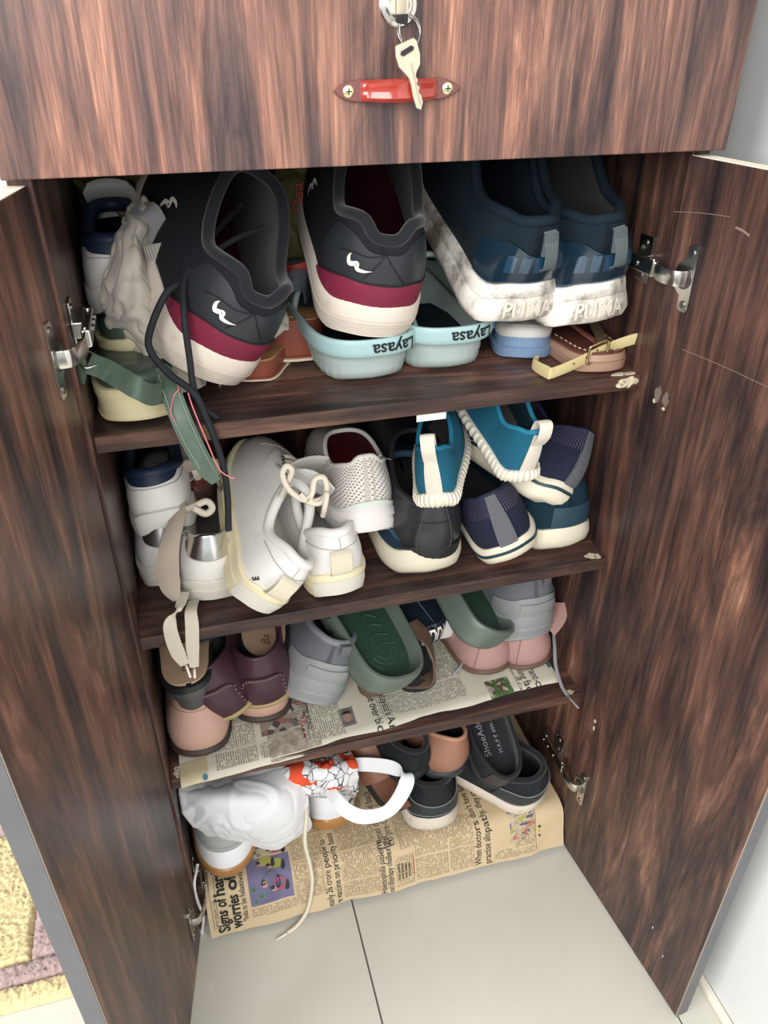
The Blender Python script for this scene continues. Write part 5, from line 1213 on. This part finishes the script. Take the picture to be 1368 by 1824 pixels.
# brown strap sandals half hidden under the clog
bs_ = slab('sandal', 'brown strap sandal with arched strap beside the large green clog', at(752, 1236, z=Z3+.003), (2, 0, 0), .2, .06, .075, (.014, .012), M('black_rubber'), M('black_lining'), 'brown strap sandals')
ribbon('strap', [(-.02, .012, .012), (.010, .004, .02), (.018, .006, .045), (.014, .02, .075), (.0, .05, .09)], (.3, 1, .1), [.012, .026, .028, .028, .026], .004, mat('scuffed_brown', (.13, .08, .055), .7, dirt=((.3, .24, .18), .15, 200)), bs_.root)
bs2_ = slab('sandal', 'brown strap sandal mostly hidden under the large green clog', at(668, 1246, z=Z3+.003), (-4, 0, 0), .19, .04, .06, (.016, .012), M('scuffed_brown'), M('scuffed_brown'), 'brown strap sandals')
# pink suede shoes on the right
M_ps = mat('pink_suede', (.40, .235, .215), .65, .3, bump=('noise', 120, .2), dirt=((.36, .18, .15), .25, 40))
def pink_shoe(label, loc, rot):
    s = Shoe('loafer', label, loc, rot, L=.22, Wh=.082, Wb=.088, hs=(.010, .010), spring=.01, hh=.055, hd=.045, ht=.05, yh=.08, yt=.6, Wc=.058, b1=.010, b2=.004, heelround=.003, group='rose pink shoes with brown soles')
    s.std(M_ps, M('black_lining'), mat('brown_rubber', (.13, .075, .05), .6), rc=.0028, mc=M_ps); nub_sole(s, M('brown_rubber')); s.line('seam', [-.07, -.06], [.05, .9], .0007, mat('rose_thread', (.30, .15, .14), .8), None, .0006); return s
ps1 = pink_shoe('rose pink shoe under the small green clog', at(880, 1203, z=Z3+.004), (4, 0, 2))
ps2 = pink_shoe('rose pink shoe under the grey trainer with the lace', (.521, .056, Z3+.004), (6, 0, -4))
ribbon('flap', [(.03, .02, .05), (.045, .02, .07), (.05, .03, .085)], (0, 1, 0), .03, .003, M_ps, ps2.root, 10)

# ================================================================== bottom compartment
M_gum = mat('gum_sole', (.42, .20, .07), .3, .45, var=.15, varscale=40)
M_wm = mat('white_mesh', (.52, .52, .51), .75, bump=('weave', .0024, .7)); M_wl = mat('white_synth', (.76, .77, .79), .45, .4)
def gum_sneaker(label, loc, rot):
    s = Shoe('sneaker', label, loc, rot, L=.28, Wh=.08, Wb=.092, hs=(.026, .020), spring=.012, hh=.075, hd=.055, ht=.09, yh=.05, yt=.5, toe_h=.048, b1=.004, b2=.004, group='white sneakers with gum soles', ntoe=2.3)
    s.sole(M_gum, [(0, -.006), (.1, 0), (.5, .002), (.9, .002), (1.0, 0), (1, -.003)]); s.upper(M_wm); s.lining(M('black_lining')); s.insole(M('black_lining')); s.collar(M('black_lining'), .004)
    s.patch('toe_guard', .33, .67, 0, lambda a: .17+.05*np.cos((a-.5)*PI), M_wl, .0016, 40, 6); s.line('stitching', list(np.linspace(.33, .67, 30)), list(.20+.05*np.cos(np.linspace(-.5, .5, 30)*PI)), .0006, M('grey_thread'), None, .0006)
    s.patch('heel_counter', -.13, .13, 0, .62, M_wl, .0016, 30, 6)
    s.patch('eyestay', .38, .46, .66, .98, M_wl, .0016, 12, 6); s.patch('eyestay', .54, .62, .66, .98, M_wl, .0016, 12, 6); s.laces(M_lace, 3, .036, .0024, .54, .66)
    for k in range(4):
        for g in (-.075, .075): pass
    return s
rot_ = (178, 0, 0); R_ = R3(*rot_); tip = at(411, 1574, z=ZB+.004)
q1_ = gum_sneaker('white mesh sneaker with gum sole, toe out under the white bag', tuple(tip-np.array(R_ @ Vector((0, .282, 0)))), rot_)
wtube(q1_.root, 'lace', px([(352, 1540, .02), (346, 1575, -.008), (352, 1605, -.014), (362, 1632, -.018), (361, 1655, -.020), (358, 1676, -.022)]), .0022, mat('white_lace', (.78, .76, .74), .8), 6, 40)
q2_ = gum_sneaker('white sneaker with gum sole and long lace trailing onto the floor', at(600, 1483, z=ZB+.004), (4, 0, 0))
q2_.decal('side_print', text_mesh('-NFL', .04), .05, .30, .009, M('ink'), None, .15, .0024)
for k in range(5): disc('perforation', q2_.surf(np.array(-.08+.012*(k % 3)), np.array(.22+.08*(k//3)), .0018), (0, -1, .1), .0008, .0003, M('grey_thread'), q2_.root, 8)
wtube(q2_.root, 'lace', px([(543, 1415, .045), (546, 1450, .01), (543, 1500, -.012), (552, 1540, -.022), (556, 1575, -.032), (548, 1620, -.040), (530, 1648, -.050), (512, 1662, -.056)]), .0030, M_lace, 6, 80, flat=.6)
wtube(q2_.root, 'lace_tip', px([(512, 1662, -.056), (492, 1674, -.06)]), .0015, mat('lace_tip', (.78, .74, .68)), 6, 4)
# white bag
M_bagw = mat('white_cotton', (.74, .75, .77), .85, .15, bump=('noise', 50, .3), sheen=.2)
wbg = thing('cloth_bag', 'white cotton bag bulging out under the third shelf', 'bag', at(440, 1480, z=ZB))
G = [[at(x, y, y=.045) for x, y in ((318, 1395), (400, 1385), (480, 1370), (560, 1358))],
     [at(318, 1420, y=.03), at(400, 1420, y=-.002), at(490, 1415, y=.0), at(550, 1400, y=.03)],
     [at(330, 1455, y=.02), at(410, 1455, y=-.012), at(500, 1455, y=-.008), at(552, 1450, y=.02)],
     [at(355, 1480, y=.02), at(420, 1482, y=-.008), at(500, 1490, y=.0), at(556, 1470, y=.025)],
     [at(380, 1492, y=.035), at(430, 1498, y=.015), at(495, 1512, y=.01), at(552, 1480, y=.035)],
     [at(400, 1486, z=ZB+.05)+np.array([0, .03, 0]), at(440, 1495, z=ZB+.02), at(490, 1508, z=ZB+.004), at(545, 1480, z=ZB+.006)]]
cloth('body', G, M_bagw, wbg, .0045, 14, 80, 80)
# printed bag with handle
def tote_mat():
    m = mat('printed_cotton', (.74, .74, .75), .85, .15, bump=('noise', 50, .3)); nt = m.node_tree; N = nt.nodes; Lk = nt.links; b = N['Principled BSDF']; tc = N.new('ShaderNodeTexCoord')
    v = N.new('ShaderNodeTexVoronoi'); v.feature = 'DISTANCE_TO_EDGE'; v.inputs['Scale'].default_value = 62; Lk.new(tc.outputs['Object'], v.inputs['Vector'])
    lt = N.new('ShaderNodeMath'); lt.operation = 'LESS_THAN'; lt.inputs[1].default_value = .03; Lk.new(v.outputs['Distance'], lt.inputs[0])
    x = N.new('ShaderNodeMix'); x.data_type = 'RGBA'; x.inputs[6].default_value = (.74, .74, .75, 1); x.inputs[7].default_value = (.12, .12, .14, 1); Lk.new(lt.outputs[0], x.inputs[0])
    n = N.new('ShaderNodeTexNoise'); n.inputs['Scale'].default_value = 34; n.inputs['Detail'].default_value = 0; Lk.new(tc.outputs['Object'], n.inputs['Vector'])
    g = N.new('ShaderNodeMath'); g.operation = 'GREATER_THAN'; g.inputs[1].default_value = .57; Lk.new(n.outputs['Fac'], g.inputs[0])
    y = N.new('ShaderNodeMix'); y.data_type = 'RGBA'; Lk.new(g.outputs[0], y.inputs[0]); Lk.new(x.outputs[2], y.inputs[6]); y.inputs[7].default_value = (.70, .09, .04, 1); Lk.new(y.outputs[2], b.inputs['Base Color']); return m
tb = thing('tote_bag', 'white tote bag with grey network print and orange shapes, looped handle', 'bag', at(590, 1440, z=ZB))
G = [[at(450, 1378, y=.06), at(520, 1362, y=.055), at(580, 1350, y=.05), at(625, 1340, y=.055)],
     [at(470, 1400, y=.045), at(530, 1380, y=.025), at(580, 1370, y=.015), at(632, 1365, y=.03)],
     [at(510, 1420, y=.045), at(545, 1395, y=.025), at(590, 1392, y=.012), at(636, 1390, y=.028)],
     [at(530, 1428, y=.055), at(550, 1415, y=.035), at(590, 1408, y=.02), at(635, 1410, y=.035)],
     [at(540, 1425, y=.09), at(560, 1420, y=.08), at(595, 1412, y=.07), at(630, 1412, y=.08)]]
cloth('body', G, tote_mat(), tb, .008, 24, 60, 60)
wribbon(tb, 'handle', px([(585, 1405, .02), (600, 1425, .0), (620, 1445, -.012), (650, 1455, -.018), (690, 1445, -.018), (715, 1415, -.012), (724, 1385, .0), (700, 1368, .018), (660, 1362, .035), (625, 1362, .045)]), [(.6, .1, 1), (.6, .1, 1), (.4, .2, 1), (.1, .3, 1), (-.3, .3, 1), (-.9, .3, .6), (-.9, .3, .4), (.2, .3, 1), (.2, .3, 1), (.2, .2, 1)], [.020, .022, .023, .023, .022, .022, .022, .022, .022, .022], .0022, M_bagw, 70)
# brown sandal behind the handle
M_cog = mat('cognac_leather', (.22, .095, .055), .5, .4, bump=('noise', 120, .15), var=.15, varscale=30)
bw = slab('sandal', 'brown leather mule lying behind the tote handle', at(700, 1450, z=ZB+.05), (34, 12, 0), .23, .075, .09, (.022, .016), M('black_rubber'), M_cog, None, None, -.001, .006)
bw.root.matrix_basis = Matrix.Translation(Vector([float(c) for c in at(722, 1440, z=ZB+.035)])) @ R3(24, 34, 0).to_4x4()
ribbon('vamp_strap', [(-.045, .09, .02), (-.035, .085, .045), (0, .08, .055), (.035, .085, .045), (.045, .09, .02)], (0, 1, .2), .06, .004, M_cog, bw.root, 24)
# black knit sneakers
M_bk2 = mat('black_fleck_knit', (.014, .018, .022), .75, .25, bump=('ribv', .003, .7), dirt=((.12, .14, .15), .22, 260)); M_bs = mat('black_synth', (.018, .024, .028), .4)
M_offw = mat('offwhite_sole', (.60, .53, .45), .7, dirt=((.42, .35, .27), .4, 50), bump=('grain', 350, .4))
def black_knit(label, loc, rot):
    s = Shoe('sneaker', label, loc, rot, L=.28, Wh=.084, Wb=.102, hs=(.034, .024), spring=.018, hh=.066, hd=.045, ht=.075, yh=.04, yt=.55, Wc=.07, b1=.006, b2=.005, tab=.003, group='black knit sneakers with off-white soles')
    s.sole(M_offw, [(0, -.014), (.06, -.008), (.3, .001), (.6, .003), (.9, .001), (1, -.001), (1, -.004)]); s.upper(M_bk2); s.lining(M('black_lining')); s.insole(M('black_lining')); s.collar(M('black_lining'), .0045)
    hc = s.patch('heel_counter', -.16, .16, .16, lambda a: .42+.16*np.abs(np.sin((a-.5)*PI))**2, M_bs, .0016, 36, 8)
    ed = mat('grey_piping', (.20, .21, .22), .6)
    us = np.linspace(-.16, .16, 30); s.line('piping', list(us), list(.44+.16*np.abs(np.sin(us/.32*PI))**2), .0009, ed, hc, .0018); s.line('piping', list(us), [.17]*30, .0007, ed, hc, .0018)
    s.patch('heel_tab', -.06, .06, .45, .96, mat('black_webbing', (.012, .013, .015), .8, bump=('ribv', .002, .6)), .0014, 14, 8)
    return s
bs1 = black_knit('black knit sneaker with off-white sole, heel out below the tan shoe', at(776, 1490, z=ZB+.003), (-4, 0, 0))
bs2 = black_knit('black knit sneaker turned sideways near the lower right hinge', (.5195, -.0073, .0811), (39.9, 9.6, -11.1))
# tan shoe on top
ts = Shoe('slip_on', 'tan leather slip-on with dark sole stacked on the black sneaker', (.3857, .0155, .1593), (18.8, 12, 5), L=.25, Wh=.072, Wb=.09, hs=(.018, .014), spring=.012, hh=.068, hd=.045, ht=.07, yh=.06, yt=.58, Wc=.056, b1=.007, b2=.005)
M_cop = mat('copper_leather', (.29, .145, .095), .42, .4, bump=('noise', 130, .15), dirt=((.36, .20, .14), .3, 60))
ts.std(M_cop, mat('wine_lining', (.04, .018, .016), .8), mat('slate_sole', (.03, .035, .04), .5), mat('wine_lining', (.04, .018, .016)), rc=.0032, mc=mat('copper_edge', (.42, .22, .14), .5))
# black pump with printed insole
pm = Shoe('pump', 'black pump with printed insole leaning upright in the back right corner', at(888, 1402, z=ZB+.055), (6, 34, 2), L=.24, Wh=.07, Wb=.086, hs=(.02, .01), spring=.006, hh=.04, hd=.028, ht=.025, yh=.03, yt=.72, Wc=.07, b1=.004, b2=.002, toe_h=.03)
pm.std(mat('black_matte', (.016, .016, .018), .6), M('black_lining'), M('black_rubber'), mat('charcoal_insole', (.018, .02, .024), .8), rc=.002)
pm.patch('heel_patch', -.09, .09, 0, .9, mat('plum_black', (.035, .028, .032), .45), .0016, 16, 6)
M_pr = mat('grey_print', (.30, .32, .34), .7)
for tx_, h_, xo in (('ShoeAddict', .0145, -.014), ('M.R.P ₹ 499/-', .0085, .006)):
    Vt, Ft = text_mesh(tx_, .0); Q = np.array(Vt)*h_; new_obj('lettering', [(xo+.010-q[1], .045+q[0]*1.05, float(pm.hs[0])*.9+.0022+.0045) for q in Q], Ft, M_pr, pm.root, smooth=False)
dm_ = Shoe('slip_on', 'dark mesh shoe wedged between the brown mule and the tan shoe', at(745, 1392, z=ZB+.095), (18, 10, 0), L=.2, Wh=.068, Wb=.085, hs=(.018, .014), hh=.055, hd=.045, ht=.06, Wc=.05)
dm_.std(mat('dark_mesh', (.012, .018, .022), .85, bump=('weave', .0022, .8)), M('black_lining'), M('black_rubber'))

# ================================================================== hinges and marks on the cabinet
def local_of(root, P): v = root.matrix_basis.inverted() @ Vector([float(c) for c in P]); return v
CABI = Matrix.Translation(Vector((W/2, .1, 0))).inverted()
def hinge(side, z, flip=1):
    """concealed cup hinge: mounting plate on the side panel, arm, cup flange on the door"""
    sg = 1 if side == 'r' else -1
    hg = bpy.data.objects.new('hinge', None); COL.objects.link(hg); hg.empty_display_size = .01; hg.parent = cab
    xw = W if side == 'r' else 0.0
    O = np.array([xw, .03, z]); hg.matrix_basis = CABI @ Matrix.Translation(Vector([float(c) for c in O]))
    X = np.array([-sg, 0, 0.0]); Y = np.array([0, 1.0, 0]); Zv = np.array([0, 0, 1.0])      # X points into the cabinet
    def bx(name, lo, hi, m, bev=.0006, parent=hg):
        a = np.array([min(-sg*lo[0], -sg*hi[0]), lo[1], lo[2]]); b = np.array([max(-sg*lo[0], -sg*hi[0]), hi[1], hi[2]])
        return box(name, a, b, m, parent, bev, seg=2)
    plate = bx('mounting_plate', (.0003, -.012, -.023), (.0022, .012, .023), M_chrome)
    bx('plate_base', (.0003, -.016, -.007), (.010, .032, .007), M_chrome, .001, plate)
    for dz in (-.016, .016): disc('screw', (-sg*.0022, 0, dz), (-sg, 0, 0), .0036, .0012, M_chrome_d, plate, 14)
    arm = bx('arm', (.010, -.040, -.0075), (.0175, .026, .0075), M_chrome, .0015)
    for dy in (-.012, .006, .02): disc('screw', (-sg*.0175, dy, 0), (-sg, 0, 0), .0033, .0015, M_chrome_d, arm, 14)
    for dy in (-.034, .02): disc('pin', (-sg*.013, dy, -.0088), (0, 0, 1), .0022, .0176, M_chrome, arm, 12)
    # cup flange on the door
    dv, nv_, hx, hy = (dRd, dRn, W-.0054, -.0186) if side == 'r' else (dLd, -dLn, -.0027, -.0256)
    inn = -nv_                                    # into the opening
    c = np.array([hx, hy, z])+dv*.030
    def dp(a, b, h): return c+dv*a+Zv*b+inn*h-O
    outl = [(-.006, -.0075), (-.0055, -.028), (-.003, -.031), (.006, -.031), (.0085, -.028), (.0085, .028), (.006, .031), (-.003, .031), (-.0055, .028), (-.006, .0075)]
    arc = [(-.006-.0115*math.sin(t)**.9, -.0075*0+.0150*math.cos(t)) for t in np.linspace(.35, PI-.35, 9)]
    outl = outl[:-1]+[(-.006, .014)]+arc+[(-.006, -.014)]+[]
    outl = [(-.0055, -.028), (-.003, -.031), (.006, -.031), (.0085, -.028), (.0085, .028), (.006, .031), (-.003, .031), (-.0055, .028), (-.006, .0165)]+arc+[(-.006, -.0165)]
    V = [dp(a, b, .0003) for a, b in outl]+[dp(a, b, .0020) for a, b in outl]; n = len(outl)
    Fc = [tuple(range(n)), tuple(range(2*n-1, n-1, -1))]+[(i, (i+1) % n, n+(i+1) % n, n+i) for i in range(n)]
    fl_ = new_obj('cup_flange', V, Fc, M_chrome, hg, smooth=False)
    bmx = bmesh.new(); bmx.from_mesh(fl_.data); bmesh.ops.recalc_face_normals(bmx, faces=bmx.faces[:]); bmx.to_mesh(fl_.data); bmx.free()
    disc('cup', dp(-.004, 0, .0021), inn, .0105, .0006, M_chrome_d, fl_, 24, inner=0)
    for b in (-.024, .024): disc('screw', dp(.0012, b, .002), inn, .0036, .0012, M_chrome_d, fl_, 14)
    # knuckle from the arm to the cup
    p0 = np.array([-sg*.0135, -.036, 0]); p1 = dp(-.006, 0, .012); p2 = dp(-.001, 0, .002)
    ribbon('knuckle', [p0, (p0+p1)/2+inn*.004, p1, p2], (0, 0, 1), .0145, .003, M_chrome, hg, 20)
    return hg
for sd, pxy in (('r', (1218, 493)), ('l', (103, 617)), ('r', (1022, 1378)), ('l', (335, 1580))):
    d_, h_ = (dRd, (W-.0054, -.0186)) if sd == 'r' else (dLd, (-.0027, -.0256))
    q = at(pxy[0], pxy[1], x=h_[0]+d_[0]*.03); hinge(sd, float(q[2]))
# dried glue at the shelf corners, torn patch on the right door
def splat(name, c, ax_, ay_, r, m, seed, parent=None, h=.0012):
    rn = random.Random(seed); pts = []
    for k in range(22):
        a = 2*PI*k/22; q = .85+.18*math.sin(2*a+seed)+.12*math.sin(5*a+seed*2)+rn.uniform(-.05, .05); pts.append((r[0]*q*math.cos(a), r[1]*q*math.sin(a)))
    o = prism(name, pts, c, ax_, ay_, h, m, None, 0); o.parent = parent or cab; o.matrix_basis = CABI if parent is None else o.matrix_basis; return o
splat('glue_mark', (W-.016, -.0002, Z1-.007), (1, 0, 0), (0, 0, 1), (.013, .008), M_glue, 1, h=-.0008) if False else splat('glue_mark', (W-.016, -.0001, Z1-.007), (1, 0, 0), (0, 0, 1), (.013, .008), M_glue, 1, h=.0006)
splat('glue_mark', (W-.018, .006, Z1), (1, 0, 0), (0, 1, 0), (.014, .005), M_glue, 2)
splat('glue_mark', (W-.015, .008, Z2), (1, 0, 0), (0, 1, 0), (.010, .007), M_glue, 3)
splat('glue_mark', (W-.016, .005, Z3), (1, 0, 0), (0, 1, 0), (.008, .004), M_glue, 4)
splat('glue_mark', (.010, .012, Z3), (1, 0, 0), (0, 1, 0), (.008, .009), M_glue, 5)
M_scar = mat('torn_laminate', (.16, .12, .10), .7); M_scar2 = mat('raw_board', (.55, .48, .36), .8)
def door_mark(dr_, pxy, sx, sz, m, seed, hx, d_):
    q = at(pxy[0], pxy[1], y=-.06)
    # intersect the door plane
    for _ in range(12): a = (q[1]-hx[1])/d_[1]; q = at(pxy[0], pxy[1], x=hx[0]+d_[0]*a)
    a = (q[1]-hx[1])/d_[1]; rn = random.Random(seed); pts = [(sx*rn.uniform(.6, 1.1)*math.cos(t), sz*rn.uniform(.6, 1.1)*math.sin(t)) for t in np.linspace(0, 2*PI, 14, endpoint=False)]
    sgn_ = -1 if dr_ == doorR else 1
    return prism('scuff', pts, (a, sgn_*.0002, float(q[2])), (1, 0, 0), (0, 0, 1), .0004, m, dr_)
hR = (W-.0054, -.0186)
for p_, sx, sz, m, sd in (((1172, 703), .006, .011, M_scar, 1), ((1186, 712), .005, .010, M_scar, 2), ((1166, 714), .0025, .003, M_scar2, 3), ((1182, 728), .003, .002, M_scar2, 4), ((1060, 1285), .0025, .004, M_scar2, 5), ((1058, 1297), .002, .005, M_scar2, 6), ((1163, 1652), .001, .004, M_scar2, 7), ((1181, 1703), .001, .003, M_scar2, 8)): door_mark(doorR, p_, sx, sz, m, sd, hR, dRd)

for i, (pa, pb) in enumerate((((1215, 622), (1368, 690)), ((1200, 377), (1300, 386)), ((1310, 405), (1335, 420)))):
    qs = []
    for pp in (pa, ((pa[0]+pb[0])/2, (pa[1]+pb[1])/2-2), pb):
        a = .1
        for _ in range(15): q = at(pp[0], pp[1], x=hR[0]+dRd[0]*a); a = (q[1]-hR[1])/dRd[1]
        qs.append((a, -.0001, float(q[2])))
    ribbon('scratch', qs, (0, 0, 1), .0006 if i < 2 else .002, .0003, mat('scratch_pale', (.22, .15, .12), .6), doorR, 12)
